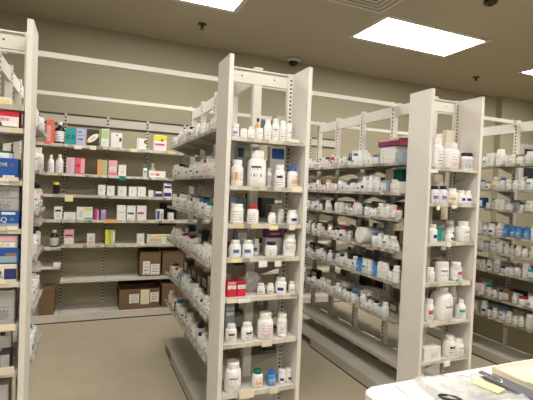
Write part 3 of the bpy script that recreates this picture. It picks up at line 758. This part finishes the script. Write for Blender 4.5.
wall_carton(66, 70.6, 128, 0, 'carton_teal', 'teal carton beside the black bottle, left one of a pair', ((.15, .85, .3, .6, 'carton_deep_teal'),))
wall_carton(71, 76, 128.3, 0, 'carton_teal', 'teal carton next to the lavender one, right one of a pair', ((.15, .85, .3, .6, 'carton_deep_teal'),))
wall_carton(76.6, 86, 128.8, 0, 'carton_lavender', 'lavender carton between teal and black ones on top wall shelf', ((.1, .9, .55, .62, 'carton_violet'), (.2, .7, .3, .4, 'carton_blue'), (.1, .6, .75, .85, 'carton_teal')))
o = wall_carton(87, 99.5, 129.5, 0, 'carton_charcoal', 'black carton with a white oval on the top back wall shelf')
b = bmesh.new(); pts = [(.045 * math.cos(a) * 1.15 + .018 * math.sin(a), .045 * math.sin(a) + .02 * math.cos(a)) for a in [2 * PI * i / 28 for i in range(28)]]
for q, (sc, dd, mi) in enumerate(((1.0, .0386, 0), (.86, .0394, 1), (.45, .0400, 2))):
    fr = [b.verts.new((px * sc, -dd, .078 + pz * sc)) for px, pz in pts]; bk = [b.verts.new((px * sc, -.0370, .078 + pz * sc)) for px, pz in pts]
    b.faces.new(fr).material_index = mi
    for i in range(28): b.faces.new((fr[i], bk[i], bk[(i + 1) % 28], fr[(i + 1) % 28])).material_index = mi
obj('printed_oval', b, ['carton_yellow', 'carton_white', 'carton_lavender'], o)
wall_carton(101.5, 109.3, 129, 0, 'carton_white', 'white carton with pale green top on the top back wall shelf', ((.05, .95, .45, .95, 'carton_green'), (.2, .6, .12, .3, 'print_small')))
wall_carton(111, 122.5, 133, 0, 'carton_white', 'white carton with a black dot, middle of the top wall shelf', ((.75, .95, .42, .68, 'ink_dark'), (.45, .62, .8, .9, 'carton_red')))
wall_carton(137, 146.5, 138.5, 0, 'carton_white', 'small white carton with dark red corner left of the yellow-topped one', ((.78, 1, .55, .85, 'carton_maroon'), (.1, .18, .1, .9, 'carton_grey')))
wall_carton(154, 167, 135.5, 0, 'carton_white', 'white carton with yellow top and red lettering on top wall shelf', ((.02, .98, .62, .98, 'carton_yellow'), (.55, .72, .6, .76, 'ink_dark'), (.1, .85, .34, .46, 'carton_magenta')))
wall_bottle(48, 54.6, 155, 1, 'tall', W, N, 'label_plain', 'white liquid bottle, left of the pair on the second wall shelf')
wall_bottle(56, 64, 154.5, 1, 'tall', W, N, 'label_plain', 'white liquid bottle, right of the pair on the second wall shelf')
wall_carton(66.3, 75, 157.5, 1, 'carton_lilac', 'pink lilac carton beside the rose red one on second wall shelf', ((.15, .6, .1, .9, 'carton_pink'),))
wall_carton(75.6, 85.3, 158, 1, 'carton_rose', 'rose red carton on the second back wall shelf', ((.55, .95, .05, .95, 'carton_pink'), (.1, .5, .4, .6, 'carton_red')))
wall_carton(97.5, 107.5, 160, 1, 'carton_orange', 'orange and green carton on the second back wall shelf', ((.55, .97, .03, .97, 'carton_green'),))
wall_carton(108.6, 117.6, 160.5, 1, 'carton_pink', 'pale pink carton right of the orange and green one', ((.2, .8, .3, .6, 'print_small'), (.1, .9, .05, .15, 'carton_rose')))
wall_carton(118.6, 126.5, 165, 1, 'carton_white', 'small white carton right of the pale pink one', ((.2, .8, .2, .6, 'print_small'),))
wall_bottle(143, 147.6, 166, 1, 'round', W, 'cap_teal', 'label_black', 'small teal-capped bottle on the second back wall shelf')
wall_bottle(150, 155.4, 163.5, 1, 'tall', 'carton_cream', 'cap_white', None, 'slim cream bottle standing behind a low white carton', y=4.90)
wall_carton(149, 166, 171, 1, 'carton_white', 'low wide white carton with red marks on second wall shelf', ((.08, .3, .25, .6, 'carton_pink'), (.4, .62, .25, .6, 'carton_rose')))
wall_bottle(53, 60, 182, 2, 'jar', 'bottle_black', 'carton_yellow', None, 'small black jar with yellow lid on the third wall shelf')
for i, (a, c, tp) in enumerate(((98.2, 105.6, 185), (107, 114.8, 186), (118, 126.8, 186.5), (129, 137, 187), (137.6, 146, 187))):
    wall_carton(a, c, tp, 2, 'carton_white', 'white carton, %s of the five on the third back wall shelf' % ('leftmost', 'second from left', 'middle', 'second from right', 'rightmost')[i], ((.2, .6, .3, .75, 'print_small'), (.1, .4, .08, .18, 'carton_cream')))
wall_carton(148.6, 153.6, 190.5, 2, 'carton_white', 'tiny white carton near small navy ones on third wall shelf', ((.1, .9, .2, .5, 'print_small'),))
wall_carton(155.5, 162, 191.5, 2, 'carton_white', 'low white carton with navy base on third wall shelf', ((.0, 1, .05, .6, 'ink_navy'),))
o = wall_carton(163.6, 172, 189, 2, 'carton_white', 'white and navy carton, lower of two stacked, third wall shelf', ((.05, .95, .08, .55, 'ink_navy'),))
zt = o.location.z + max(v.co.z for v in o.data.vertices)
wall_carton(164.3, 171.4, 183.5, 2, 'carton_white', 'white and navy carton, upper of two stacked, third wall shelf', ((.05, .95, .1, .55, 'ink_navy'), (.4, .9, .75, .98, 'cap_blue')), zz=zt)
wall_carton(54, 62.4, 207, 3, 'carton_white', 'tall white carton with dark heading on the fourth wall shelf', ((.15, .85, .62, .78, 'ink_dark'), (.2, .8, .15, .45, 'print_small')))
wall_carton(63.6, 76, 212.5, 3, 'carton_white', 'low white carton between two larger ones on fourth wall shelf', ((.1, .9, .1, .4, 'print_small'),))
wall_carton(76.6, 93, 207.3, 3, 'carton_white', 'wide white carton with green corner on the fourth wall shelf', ((.5, .97, .75, .98, 'carton_lime'), (.1, .45, .2, .8, 'print_small'), (.5, .97, .05, .15, 'carton_teal')))
wall_carton(94.8, 99, 210, 3, 'carton_magenta', 'slim magenta carton on the fourth back wall shelf', ((.6, .95, .02, .98, 'carton_pink'),))
wall_carton(101.2, 106, 210, 3, 'carton_violet', 'slim violet carton on the fourth back wall shelf', ((.05, .95, .75, .98, 'carton_lilac'),))
wall_carton(117, 126.2, 205.5, 3, 'carton_white', 'white carton with thin blue line, left of three tall ones', ((.1, .9, .50, .54, 'carton_slate'), (.6, .9, .06, .16, 'carton_cream')))
wall_carton(127, 136, 206, 3, 'carton_white', 'white carton with black and teal band, middle of three tall ones', ((.1, .8, .45, .53, 'ink_dark'), (.1, .8, .39, .45, 'carton_teal'), (.1, .5, .04, .1, 'carton_green')))
wall_carton(137, 146.8, 206, 3, 'carton_white', 'white carton with magenta band, right of three tall ones', ((.08, .75, .42, .56, 'carton_magenta'),))
wall_carton(156.5, 163.8, 209.5, 3, 'carton_white', 'white and blue carton before the black panel, fourth wall shelf', ((.1, .45, .1, .85, 'carton_blue'), (.6, .9, .1, .7, 'carton_grey')))
wall_carton(168.5, 174, 213, 3, 'carton_white', 'tiny white carton, right end of the fourth wall shelf', ((.1, .9, .2, .6, 'print_small'),))
b = bmesh.new(); box(b, -.11, .09, -.007, .007, 0, .265); o = obj('black_panel', b, 'cap_black', None, .002, (.905, 5.0285, .955)); tag(o, 'black panel fixed behind the fourth wall shelf, near the middle rack', 'panel')
wall_bottle(50, 59, 230, 4, 'tall', 'bottle_black', 'cap_white', 'label_grey', 'black bottle with grey label on the fifth back wall shelf', zz=.757)
wall_carton(64, 74.3, 230, 4, 'carton_pink', 'pink and white carton with dark stripe on the fifth wall shelf', ((.05, .95, .05, .45, 'carton_white'), (.1, .9, .58, .68, 'carton_maroon')))
wall_carton(87, 95, 234.3, 4, 'carton_white', 'small white and pink carton alone on the fifth wall shelf', ((.1, .9, .08, .3, 'carton_pink'), (.3, .7, .4, .7, 'carton_lilac')))
wall_carton(105.3, 110, 230.5, 4, 'carton_lime', 'yellow-green carton, left of two on the fifth wall shelf', ((.5, .8, .05, .95, 'carton_yellow'),))
wall_carton(110.4, 115.2, 230.5, 4, 'carton_green', 'yellow-green carton, right of two on the fifth wall shelf', ((.05, .45, .05, .95, 'carton_lime'), (.55, .95, .1, .9, 'carton_white')))
wall_carton(137, 144.6, 234.3, 4, 'carton_white', 'small white carton left of the wide yellow-topped one, fifth wall shelf', ((.2, .8, .2, .7, 'print_small'),))
wall_carton(147.3, 171.5, 235, 4, 'carton_white', 'wide white carton with yellow strip and green end, fifth wall shelf', ((.02, .78, .80, .98, 'carton_yellow'), (.1, .6, .25, .6, 'carton_pink'), (.8, .98, .05, .95, 'carton_green'), (.02, .6, .02, .2, 'carton_green')))
# low left bay: a few loose packets
wall_carton(45, 51, 265.5, 5, 'carton_brownish', 'flat brown packet on the low shelf at left of back wall', d=.10, zz=.565)
wall_carton(53, 60.5, 266.5, 5, 'carton_white', 'flat white packet on the low shelf at left of back wall', d=.10, zz=.565)
# paper tags of the wall shelves
def wall_tag(x0, x1, y0, y1, m):
    a = at(x0, y0, 1, 4.719); b_ = at(x1, y1, 1, 4.719)
    b = bmesh.new(); box(b, a.x, b_.x, 4.7185 - 5, 4.7215 - 5, min(a.z, b_.z), max(a.z, b_.z)); obj('price_tag', b, m, wall_unit)
for a in ((74.5, 81.5, 145, 149.3, 'paper_white'), (90, 96, 145.5, 150, 'paper_cream'), (131, 137, 148.5, 152, 'paper_cream'), (119.2, 125.5, 176, 180.8, 'carton_deep_teal'), (65, 73, 195, 201.6, 'paper_yellow'), (105, 114.5, 219.5, 223.3, 'paper_orange'), (44, 51, 142, 144, 'carton_coral'), (140, 146, 243.5, 246, 'paper_cream')):
    wall_tag(*a)

# cardboard boxes
def cardboard_box(x, y, z, w, d, h, label, open_top=True, rz=0, stickers=(), back=.05):
    b = bmesh.new(); th = .006
    if open_top:
        box(b, -w / 2, w / 2, -d / 2, -d / 2 + th, 0, h); box(b, -w / 2, w / 2, d / 2 - th, d / 2, 0, h)
        box(b, -w / 2, -w / 2 + th, -d / 2 + th, d / 2 - th, 0, h); box(b, w / 2 - th, w / 2, -d / 2 + th, d / 2 - th, 0, h)
        box(b, -w / 2 + th, w / 2 - th, -d / 2 + th, d / 2 - th, 0, th)
    else:
        box(b, -w / 2, w / 2, -d / 2, d / 2, 0, h)
    o = link('cardboard_box', mesh('cardboard_box', b, 'cardboard'), None, (x, y, z + .001), rz); tag(o, label, 'cardboard box', 'cardboard boxes by the back wall')
    if open_top:
        for s in (-1, 1):
            f = bmesh.new()
            q = [(s * w / 2, -d / 2 + .01, h), (s * w / 2, d / 2 - .01, h), (s * (w / 2 + .015), d / 2 - .01, h - .07), (s * (w / 2 + .015), -d / 2 + .01, h - .07)]
            vs = [f.verts.new(p) for p in q]; f.faces.new(vs); bmesh.ops.solidify(f, geom=f.faces[:], thickness=.004); obj('flap', f, 'cardboard', o)
        f = bmesh.new(); vs = [f.verts.new(p) for p in ((-w / 2, d / 2, h), (w / 2, d / 2, h), (w / 2, d / 2 + .012, h + back), (-w / 2, d / 2 + .012, h + back))]
        f.faces.new(vs); bmesh.ops.solidify(f, geom=f.faces[:], thickness=.004); obj('flap', f, 'cardboard_dark', o)
    else:
        f = bmesh.new(); box(f, -w / 2, w / 2, -.003, .003, h, h + .0008); obj('tape_seam', f, 'cardboard_dark', o)
    for (u0, u1, v0, v1, m) in stickers:
        f = bmesh.new(); box(f, -w / 2 + u0 * w, -w / 2 + u1 * w, -d / 2 - .001, -d / 2 + .0003, v0 * h, v1 * h); obj('shipping_label', f, m, o)
    return o
def cb(x0, x1, y, d, z, hpx, ybase, *a, **k):
    p = at((x0 + x1) / 2, ybase, 1, y - d / 2); w = (at(x1, 200, 1, y - d / 2) - at(x0, 200, 1, y - d / 2)).length
    return cardboard_box(p.x, y, z, w, d, at((x0 + x1) / 2, hpx, 1, y - d / 2).z - z, *a, **k)
cb(139.5, 160.5, 4.855, .20, WS[5], 252, 276, 'cardboard box with paper labels on the lowest wall shelf', stickers=((.15, .48, .08, .62, 'print_small'), (.52, .95, .06, .5, 'print_small')), back=.012)
cb(162.2, 182, 4.87, .22, WS[5], 251, 276, 'plain cardboard box beside the labelled one on lowest wall shelf', open_top=False)
cb(119, 159.5, 4.815, .27, .088, 289, 312, 'wide open cardboard box with three labels on the base shelf', stickers=((.24, .48, .30, .75, 'print_small'), (.52, .74, .22, .95, 'paper_cream'), (.76, .98, .30, .8, 'print_small')))
cb(161.5, 183, 4.80, .26, .088, 285, 311, 'closed cardboard box right of the wide open one on base shelf', open_top=False)
cb(39, 54, 4.80, .24, .088, 289, 315, 'cardboard box at the left end of the base shelf', open_top=False)

# right end of the back wall: cabinet with dark panes
t = empty('wall_cabinet', (6.56, 4.90, 1.74)); tag(t, 'light grey cabinet with two dark panes on the wall at far right', 'cabinet')
b = bmesh.new(); box(b, .05, .62, -.05, .065, 0, .62); obj('body', b, 'header_grey', t, .004)
for zz in (.05, .36):
    b = bmesh.new(); box(b, .10, .57, -.058, -.05, zz, zz + .22); p = obj('door', b, 'carton_grey', t, .002)
    b = bmesh.new(); box(b, .14, .53, -.061, -.058, zz + .03, zz + .18); obj('pane', b, 'screen_dark', p)

# ---- aisle shelves: rows of bottles, one after another
SIDE = {(1, -1): 'left side of middle rack', (2, -1): 'left side of right-hand rack', (3, -1): 'left side of far right rack', (0, 1): 'right side of leftmost rack', (1, 1): 'right side of middle rack', (2, 1): 'right side of right-hand rack'}
SIZES = [(.019, .062), (.021, .072), (.024, .078), (.024, .092), (.027, .088), (.028, .104), (.031, .10)]
LABS = ['label_plain'] * 6 + ['label_sparse'] * 5 + ['label_navy', 'label_navy', 'label_blue', 'label_black', 'label_grey', 'label_grey', 'label_pink', 'label_teal', 'label_green', 'label_gold', 'label_red', 'label_purple', None, None]
CAPS = ['cap_white'] * 13 + ['cap_navy', 'cap_blue', 'cap_black', 'cap_red', 'cap_teal']
WORD = {'label_navy': 'navy-labelled', 'label_blue': 'blue-labelled', 'label_black': 'black-labelled', 'label_grey': 'grey-labelled', 'label_pink': 'pink-labelled', 'label_teal': 'teal-labelled', 'label_green': 'green-labelled', 'label_gold': 'gold-labelled', 'label_red': 'red-labelled', 'label_purple': 'purple-labelled'}
CWORD = {'cap_navy': 'navy-capped', 'cap_blue': 'blue-capped', 'cap_black': 'black-capped', 'cap_red': 'red-capped', 'cap_teal': 'teal-capped'}
BOXM = [('carton_white', 'white')] * 8 + [ ('carton_grey', 'grey'), ('carton_slate', 'slate blue'), ('carton_blue', 'blue'), ('carton_cream', 'cream'), ('carton_maroon', 'maroon'), ('carton_brownish', 'brown'), ('carton_charcoal', 'black'), ('carton_teal', 'teal')]
SHADE_TONES = [('carton_brownish', 'brown'), ('carton_grey', 'grey'), ('carton_charcoal', 'black'), ('carton_slate', 'slate blue'), ('carton_grey', 'grey'), ('carton_brownish', 'brown'), ('carton_cream', 'cream'), ('carton_charcoal', 'black')]  # dark carton colours standing in for shade inside the racks
def row(ri, side, li, z, y0, y1, gap=(.004, .016), pbox=.07, pjar=.08, pvial=.06, xo=None, seed=0, special=(), scale=1.0, skip=.05, maxh=.2, sizes=None, boxes=None, back=False):
    rr = random.Random(1000 * ri + 100 * side + 10 * li + seed); pre = 'rear shade-filling ' if back else ''; bw = 1.7 if back else 1.0
    if xo is None: xo = .233 if ri == 1 else .245
    y = y0; n = 0; where = SIDE[(ri, side)]
    rz = -PI / 2 if side < 0 else PI / 2
    special = list(special)
    while y < y1:
        if special and y >= special[0][0]:
            _, kind, a = special.pop(0)
        else:
            u = rr.random(); kind = 'box' if u < pbox else 'jar' if u < pbox + pjar else 'vial' if u < pbox + pjar + pvial else 'bottle'
            a = None
            if rr.random() < skip: y += rr.uniform(.03, .08); continue
        tail = '%s from near end, %s shelf, %s' % (ORD[min(n, 38)], LEV[li] if li < len(LEV) else 'lowest', where)
        if kind == 'box':
            m_, wd = rr.choice(boxes or BOXM); w, d, h = rr.uniform(.035, .07) * scale * bw, (.06 if back else rr.uniform(.06, .10)), min(maxh, rr.uniform(.05, .095) * scale)
            if a: m_, wd, w, h = a
            w, d, h = round(w, 2), round(d, 2), round(h, 2)
            carton(GX[ri] + side * (xo - d / 2), y + w / 2, z, w, d, h, m_, '%s%s carton, %s' % (pre, wd, tail), ((.12, .88, .2, .75, 'print_small'),), 'box', 'shade-filling cartons in the back rows' if back else 'cartons on the aisle shelves', rz)
            y += w
        else:
            r, h = rr.choice(sizes or SIZES); r *= scale; h = min(maxh, h * scale)
            lab = rr.choice(LABS); cap = rr.choice(CAPS); body = W if rr.random() < .85 else 'hdpe_grey'
            shape = 'round' if rr.random() < .8 else 'ribbed' if rr.random() < .4 else 'tall'
            wd = CWORD.get(cap) or WORD.get(lab) or ('grey' if body == 'hdpe_grey' else 'plain white')
            if kind == 'jar': shape = 'jar'; h *= .62
            if kind == 'vial': shape = 'vial'; body = 'hdpe_grey' if rr.random() < .7 else 'amber'; r *= .8; wd = 'amber' if body == 'amber' else wd
            if a:
                r, h, shape, body, cap, lab, wd = a
            nm = {'jar': 'jar', 'vial': 'vial'}.get(shape, 'bottle')
            bottle(GX[ri] + side * (xo - r - rr.uniform(0, .012)), y + r, z, r, h, shape, body, cap, lab, '%s %s, %s' % (wd, nm, tail), nm, {'jar': 'jars', 'vial': 'vials'}.get(shape, 'pill bottles') + ' on the aisle shelves', rz + rr.uniform(-.5, .5))
            y += 2 * r
        y += rr.uniform(*gap); n += 1

BL = lambda: (.026, .098, 'round', 'bottle_blue', 'cap_blue', 'label_all_blue', 'bright blue')
WT = lambda: (.027, .105, 'round', 'hdpe_white', 'cap_white', 'label_teal', 'teal-labelled white')
TW = lambda: (.027, .115, 'ribbed', 'hdpe_white', 'cap_white', 'label_plain', 'tall ribbed white')
YA, YZ = 2.33, 3.80
# right-hand rack, aisle side
row(2, -1, 0, L3[0], 2.62, YZ, seed=1, pbox=.05, scale=.92, special=((2.84, 'bottle', (.026, .10, 'round', 'hdpe_white', 'cap_blue', 'label_blue', 'blue-capped white')), (3.18, 'bottle', (.02, .11, 'tall', 'carton_red', 'cap_white', 'label_red', 'red and white'))))
row(2, -1, 1, L3[1], YA, YZ, seed=2, scale=.96, special=((2.55, 'bottle', (.032, .115, 'round', 'hdpe_white', 'cap_white', 'label_pink', 'big pink-labelled')), (2.62, 'bottle', (.034, .125, 'round', 'hdpe_white', 'cap_white', 'label_sparse', 'big plain white')), (2.70, 'bottle', (.034, .12, 'round', 'hdpe_white', 'cap_white', 'label_navy', 'big navy-labelled'))))
row(2, -1, 2, L3[2], YA, YZ, seed=3, scale=.94, special=((2.50, 'bottle', (.033, .10, 'round', 'hdpe_white', 'cap_white', 'label_gold', 'big gold-labelled')),))
row(2, -1, 3, L3[3], YA, 2.62, seed=4, pbox=0, scale=.96)
row(2, -1, 3, L3[3], 2.92, YZ, seed=54, pbox=.05, scale=.96)
row(2, -1, 4, L3[4], YA, YZ, seed=5, scale=.94, special=((2.33, 'bottle', TW()), (2.40, 'bottle', TW()), (2.47, 'bottle', TW()), (2.54, 'bottle', BL()), (2.60, 'bottle', WT()), (2.66, 'bottle', WT()), (2.72, 'bottle', BL()), (2.78, 'bottle', WT()), (2.90, 'bottle', (.022, .11, 'tall', 'hdpe_white', 'cap_white', 'label_green', 'green-labelled tall'))))
row(2, -1, 5, L3[5], 2.42, YZ, seed=6, pbox=.12, scale=.94)
# jug lying on its side on the fourth shelf, round base towards the aisle
o = bottle(GX[2] - .2435, 2.765, L3[3] + .0635, .062, .21, 'round', W, N, None, 'large white bottle lying on its side, fourth shelf of right-hand rack', 'bottle')
o.rotation_euler = (0, PI / 2, 0)
# things piled on the near end of the right-hand rack's top shelf
AG = 'cartons piled on the near end of the top shelf, right-hand rack'
def pile(xl, xr, y0, dx, dy, h, m_, label, z, panels=(), rz=-PI / 2):
    return carton(GX[2] - .13 + xl, y0, z, dy, dx, h, m_, label, panels, 'box', AG, rz)
pile(0, 0, 2.50, .18, .16, .125, 'carton_white', 'white carton under the maroon one, top shelf of right-hand rack', L3[0], ((.1, .35, .1, .9, 'print_small'), (.5, .56, .05, .95, 'carton_cream')))
pile(0, 0, 2.48, .20, .24, .05, 'carton_maroon', 'maroon carton lying on a white one, top shelf of right-hand rack', L3[0] + .1265, ((.05, .95, .7, .98, 'carton_pink'), (.1, .6, .1, .5, 'carton_purple')))
pile(0, 0, 2.43, .10, .20, .016, 'carton_white', 'flat white packet on top of the maroon carton', L3[0] + .1782)
pile(.0, 0, 2.37, .19, .08, .075, 'carton_slate', 'slate blue carton beside post, top shelf of right-hand rack', L3[0], ((.1, .9, .5, .85, 'carton_grey'),))
# tall cartons with teal faces behind the second shelf's bottles
for i, yy in enumerate((2.40, 2.53)):
    carton(GX[2] - .06, yy, L3[1], .10, .06, .175, 'carton_deep_teal', 'dark teal carton behind bottles, second shelf, %s one, right-hand rack' % ('nearer', 'farther')[i], ((.05, .95, .02, .45, 'carton_grey'),), 'box', 'teal cartons behind bottles', -PI / 2)
carton(GX[2] - .06, 2.63, L3[1], .09, .06, .18, 'carton_cream', 'cream carton beside dark teal ones behind bottles, second shelf, right-hand rack', ((.1, .9, .1, .5, 'print_small'),), 'box', 'teal cartons behind bottles', -PI / 2)
carton(GX[2] - .06, 2.95, L3[1], .16, .05, .15, 'carton_white', 'white sheet-like carton behind the row of second shelf bottles, right-hand rack', ((.1, .9, .1, .5, 'print_small'),), 'box', 'teal cartons behind bottles', -PI / 2)
carton(GX[2] - .12, 2.985, L3[0], .15, .05, .135, 'carton_white', 'tall white carton behind small bottles on top shelf, right-hand rack', ((.1, .9, .3, .34, 'print_small'),), 'box', AG, -PI / 2)
for i, yy in enumerate((3.085, 3.125, 3.165)):
    bottle(GX[2] - .10, yy, L3[0], .013, .125, 'tall', 'bottle_black', 'cap_black', None, 'slim black bottle, %s of three behind small bottles, top shelf of right-hand rack' % ('nearest', 'middle', 'farthest')[i], 'bottle', 'slim black bottles')
# middle rack, aisle side (seen steeply)
for li, zz in enumerate(L2):
    row(1, -1, li, zz, YA, 3.62, gap=(.006, .02), seed=20, scale=1.05, skip=.04, pbox=.04, maxh=.13)
# far right rack: its left side, near part only in view
for li, zz in enumerate(L4):
    hmax = (1.0 if li == 0 else L4[li - 1] - zz) - .05
    row(3, -1, li, zz, YA - .05, 2.84, gap=(.004, .014), seed=40, scale=1.35 if li == 0 else 1.15, pbox=.16, pjar=.12, maxh=min(.15, hmax), special=() if li != 3 else ((2.33, 'bottle', BL()), (2.39, 'bottle', BL()), (2.45, 'bottle', BL()), (2.51, 'bottle', BL())))
# leftmost rack, aisle side
for li, zz in enumerate(R1):
    row(0, 1, li, zz, 2.33, 2.66, gap=(.004, .02), seed=60, scale=1.3, pbox=0, pjar=.04, pvial=0, xo=.249, maxh=.115 if li in (3, 4) else .16)
# the far sides of the middle and right-hand racks, seen between the shelves; dark cartons imitate their shade
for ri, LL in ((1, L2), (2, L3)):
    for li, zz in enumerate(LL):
        row(ri, 1, li, zz, YA + .02, 3.55, gap=(.01, .07), seed=80, pbox=1.0, scale=1.5, maxh=.14, boxes=SHADE_TONES)
# dark cartons added behind the bottles to imitate shade, against the spine of the racks
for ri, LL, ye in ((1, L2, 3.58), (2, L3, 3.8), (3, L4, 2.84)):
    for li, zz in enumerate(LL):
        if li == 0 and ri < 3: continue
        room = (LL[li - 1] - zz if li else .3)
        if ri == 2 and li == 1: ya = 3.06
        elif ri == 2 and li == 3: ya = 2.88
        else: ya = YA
        row(ri, -1, li, zz, ya, ye, gap=(.004, .04), seed=120, pbox=1.0, scale=1.3, maxh=min(.15, room - .085), boxes=SHADE_TONES, xo=.086, back=True, skip=.02)
# clear bags on the shelves
crumpled('plastic_bag', (GX[1] + .125, 2.225, E2[0] + .001), .075, .025, .07, 'bag_plastic', 'crumpled clear bag behind small bottles on top end shelf of middle rack', 9)
crumpled('plastic_bag', (GX[1] - .02, 2.215, E2[4] + .001), .045, .025, .065, 'bag_plastic', 'crumpled clear plastic bag behind small bottles, fifth shelf of middle rack', 5)
for i, (yy, li) in enumerate(((2.72, 5), (3.02, 5))):
    crumpled('plastic_bag', (GX[2] - .16, yy, L3[5] + .075), .06, .06, .03, 'bag_plastic', 'clear plastic bag on sixth shelf of right-hand rack, %s one' % ('nearer', 'farther')[i], 7 + i, group='clear bags on shelves')
for i, (yy, zz) in enumerate(((2.62, R1[3]), (2.62, R1[4]))):
    crumpled('plastic_bag', (GX[0] + .205, yy, zz + .125), .045, .06, .035, 'bag_plastic', 'clear plastic bag bulging from leftmost rack shelf, %s one' % ('upper', 'lower')[i], 17 + i, group='clear bags on shelves')
# clear tray leaning on the leftmost rack base
b = bmesh.new(); box(b, -.04, .04, -.09, .09, 0, .004); box(b, -.04, -.036, -.09, .09, .004, .05); box(b, .036, .04, -.09, .09, .004, .05); box(b, -.036, .036, -.09, -.086, .004, .05); box(b, -.036, .036, .086, .09, .004, .05)
o = obj('plastic_tray', b, 'bag_plastic', None, 0, (GX[0] + .25, 2.52, .089)); tag(o, 'clear plastic tray on the base deck of the leftmost rack', 'tray')

# ------------------------------------------------------------------ counter in the foreground
ZC = .95
t = empty('counter', (1.4, .5, 0)); tag(t, 'white counter in the bottom right foreground with rounded corner', 'counter')
b = bmesh.new(); x0, y1 = .62 - 1.4, .835 - .5; rr_ = .035
pts = [(x0 + rr_ - rr_ * math.cos(a), y1 - rr_ + rr_ * math.sin(a)) for a in [PI / 2 * i / 6 for i in range(7)]] + [(1.2, y1), (1.2, -.35), (x0, -.35)]
prism(b, pts, ZC - .035, ZC); obj('worktop', b, 'counter_white', t, .004)
b = bmesh.new(); box(b, x0 + .03, 1.18, -.33, y1 - .03, .08, ZC - .035); obj('cabinet_body', b, 'counter_white', t)
b = bmesh.new(); box(b, x0 + .06, 1.15, -.30, y1 - .06, 0, .08); obj('plinth', b, 'dark_gap', t)

def sheet(name, loc, w, d, h, m, label, cat, rz=0, seed=1, amp=.004, nx=14, ny=12, group=None):
    """a thin, slightly wavy slab"""
    rr = random.Random(seed); b = bmesh.new()
    ph = [(rr.uniform(8, 40), rr.uniform(8, 40), rr.uniform(0, 6)) for _ in range(5)]
    top = []; bot = []
    for j in range(ny + 1):
        for i in range(nx + 1):
            x = -w / 2 + w * i / nx; y = -d / 2 + d * j / ny
            k = sum(math.sin(a * x + c * y + s) for a, c, s in ph) / 5 + .35 * rr.uniform(-1, 1)
            top.append(b.verts.new((x, y, max(.0015, h + amp * k)))); bot.append(b.verts.new((x, y, 0)))
    W1 = nx + 1
    for j in range(ny):
        for i in range(nx):
            q = (j * W1 + i, j * W1 + i + 1, (j + 1) * W1 + i + 1, (j + 1) * W1 + i)
            b.faces.new([top[k] for k in q]).smooth = True; b.faces.new([bot[k] for k in q[::-1]])
    edge = [i for i in range(W1)] + [W1 - 1 + W1 * j for j in range(1, ny + 1)] + [ny * W1 + i for i in range(nx - 1, -1, -1)] + [W1 * j for j in range(ny - 1, 0, -1)]
    for a, c in zip(edge, edge[1:] + edge[:1]):
        b.faces.new((bot[a], bot[c], top[c], top[a]))
    o = link(name, mesh(name, b, m), None, loc, rz); tag(o, label, cat, group); return o
sheet('paper_sheet', (.80, .68, ZC + .0005), .20, .26, .003, 'paper_white', 'white paper sheet lying on the counter near its rounded corner', 'paper', -.08, 2, .001)
sheet('paper_stack', (1.180, .615, ZC + .0005), .36, .33, .025, 'paper_beige', 'stack of beige papers on the counter at the right edge', 'papers', -.02, 3, .0008)
# clear bag holding papers and a tool
sheet('clear_bag', (.838, .655, ZC + .0125), .19, .27, .012, 'bag_grey', 'crumpled clear plastic bag on the counter before the end panel', 'plastic bag', -.10, 4, .012, 12, 14)
t = empty('instrument_tray', (.84, .64, ZC + .0045), -.10); tag(t, 'grey tray with a dark slot seen through the clear bag on the counter', 'tray')
b = bmesh.new(); box(b, -.075, .08, -.12, .10, 0, .006); obj('tray_base', b, 'hdpe_grey', t, .002)
b = bmesh.new(); box(b, -.05, .03, -.02, .0, .0062, .0072); obj('slot', b, 'tool_black', t)
sheet('sticky_note', (.880, .695, ZC + .031), .036, .062, .002, 'paper_yellow', 'yellow note on the clear bag beside the dark binder', 'note', .25, 5, .001, 4, 4)
sheet('sticky_note', (1.02, .665, ZC + .0285), .04, .04, .002, 'paper_yellow', 'small yellow note on the beige papers at right edge', 'note', .1, 6, .001, 4, 4)
t = empty('scissors', (.735, .690, ZC + .029), -.75); tag(t, 'grey tool with black loop handle lying on the clear bag', 'scissors')
b = bmesh.new(); tube(b, [(.022 * math.cos(a) + .014, .010 * math.sin(a), .003) for a in [2 * PI * i / 20 for i in range(21)]], .003); obj('handle', b, 'tool_black', t)
b = bmesh.new(); box(b, .034, .10, -.004, .004, .001, .004); obj('blade', b, 'steel', t, .001)
t = empty('binder', (.952, .60, ZC + .0005), .05); tag(t, 'dark grey binder with silver clip beside the beige papers', 'binder')
b = bmesh.new(); box(b, -.012, .034, -.17, .155, 0, .010); obj('cover', b, 'tool_grey', t, .002)
b = bmesh.new(); box(b, -.009, .032, -.168, .153, .0102, .016); obj('paper_fill', b, 'paper_white', t)
b = bmesh.new(); box(b, -.012, .034, -.17, .155, .0162, .023); obj('front_cover', b, 'tool_grey', t, .002)
b = bmesh.new(); box(b, -.010, -.002, .105, .170, .0232, .028); box(b, .004, .010, .115, .174, .0232, .027); obj('clip', b, 'steel', t, .0015)
# ------------------------------------------------------------------ world + view
w = bpy.data.worlds.new('world'); S.world = w; w.use_nodes = True
w.node_tree.nodes['Background'].inputs[0].default_value = (.8, .75, .65, 1); w.node_tree.nodes['Background'].inputs[1].default_value = .005
S.view_settings.view_transform = 'Standard'; S.view_settings.look = 'None'
S.view_settings.exposure = 0.70; S.view_settings.gamma = 1.0; S.view_settings.use_curve_mapping = False
S.cycles.max_bounces = 8; S.cycles.transparent_max_bounces = 12
S.cycles.sample_clamp_indirect = 4
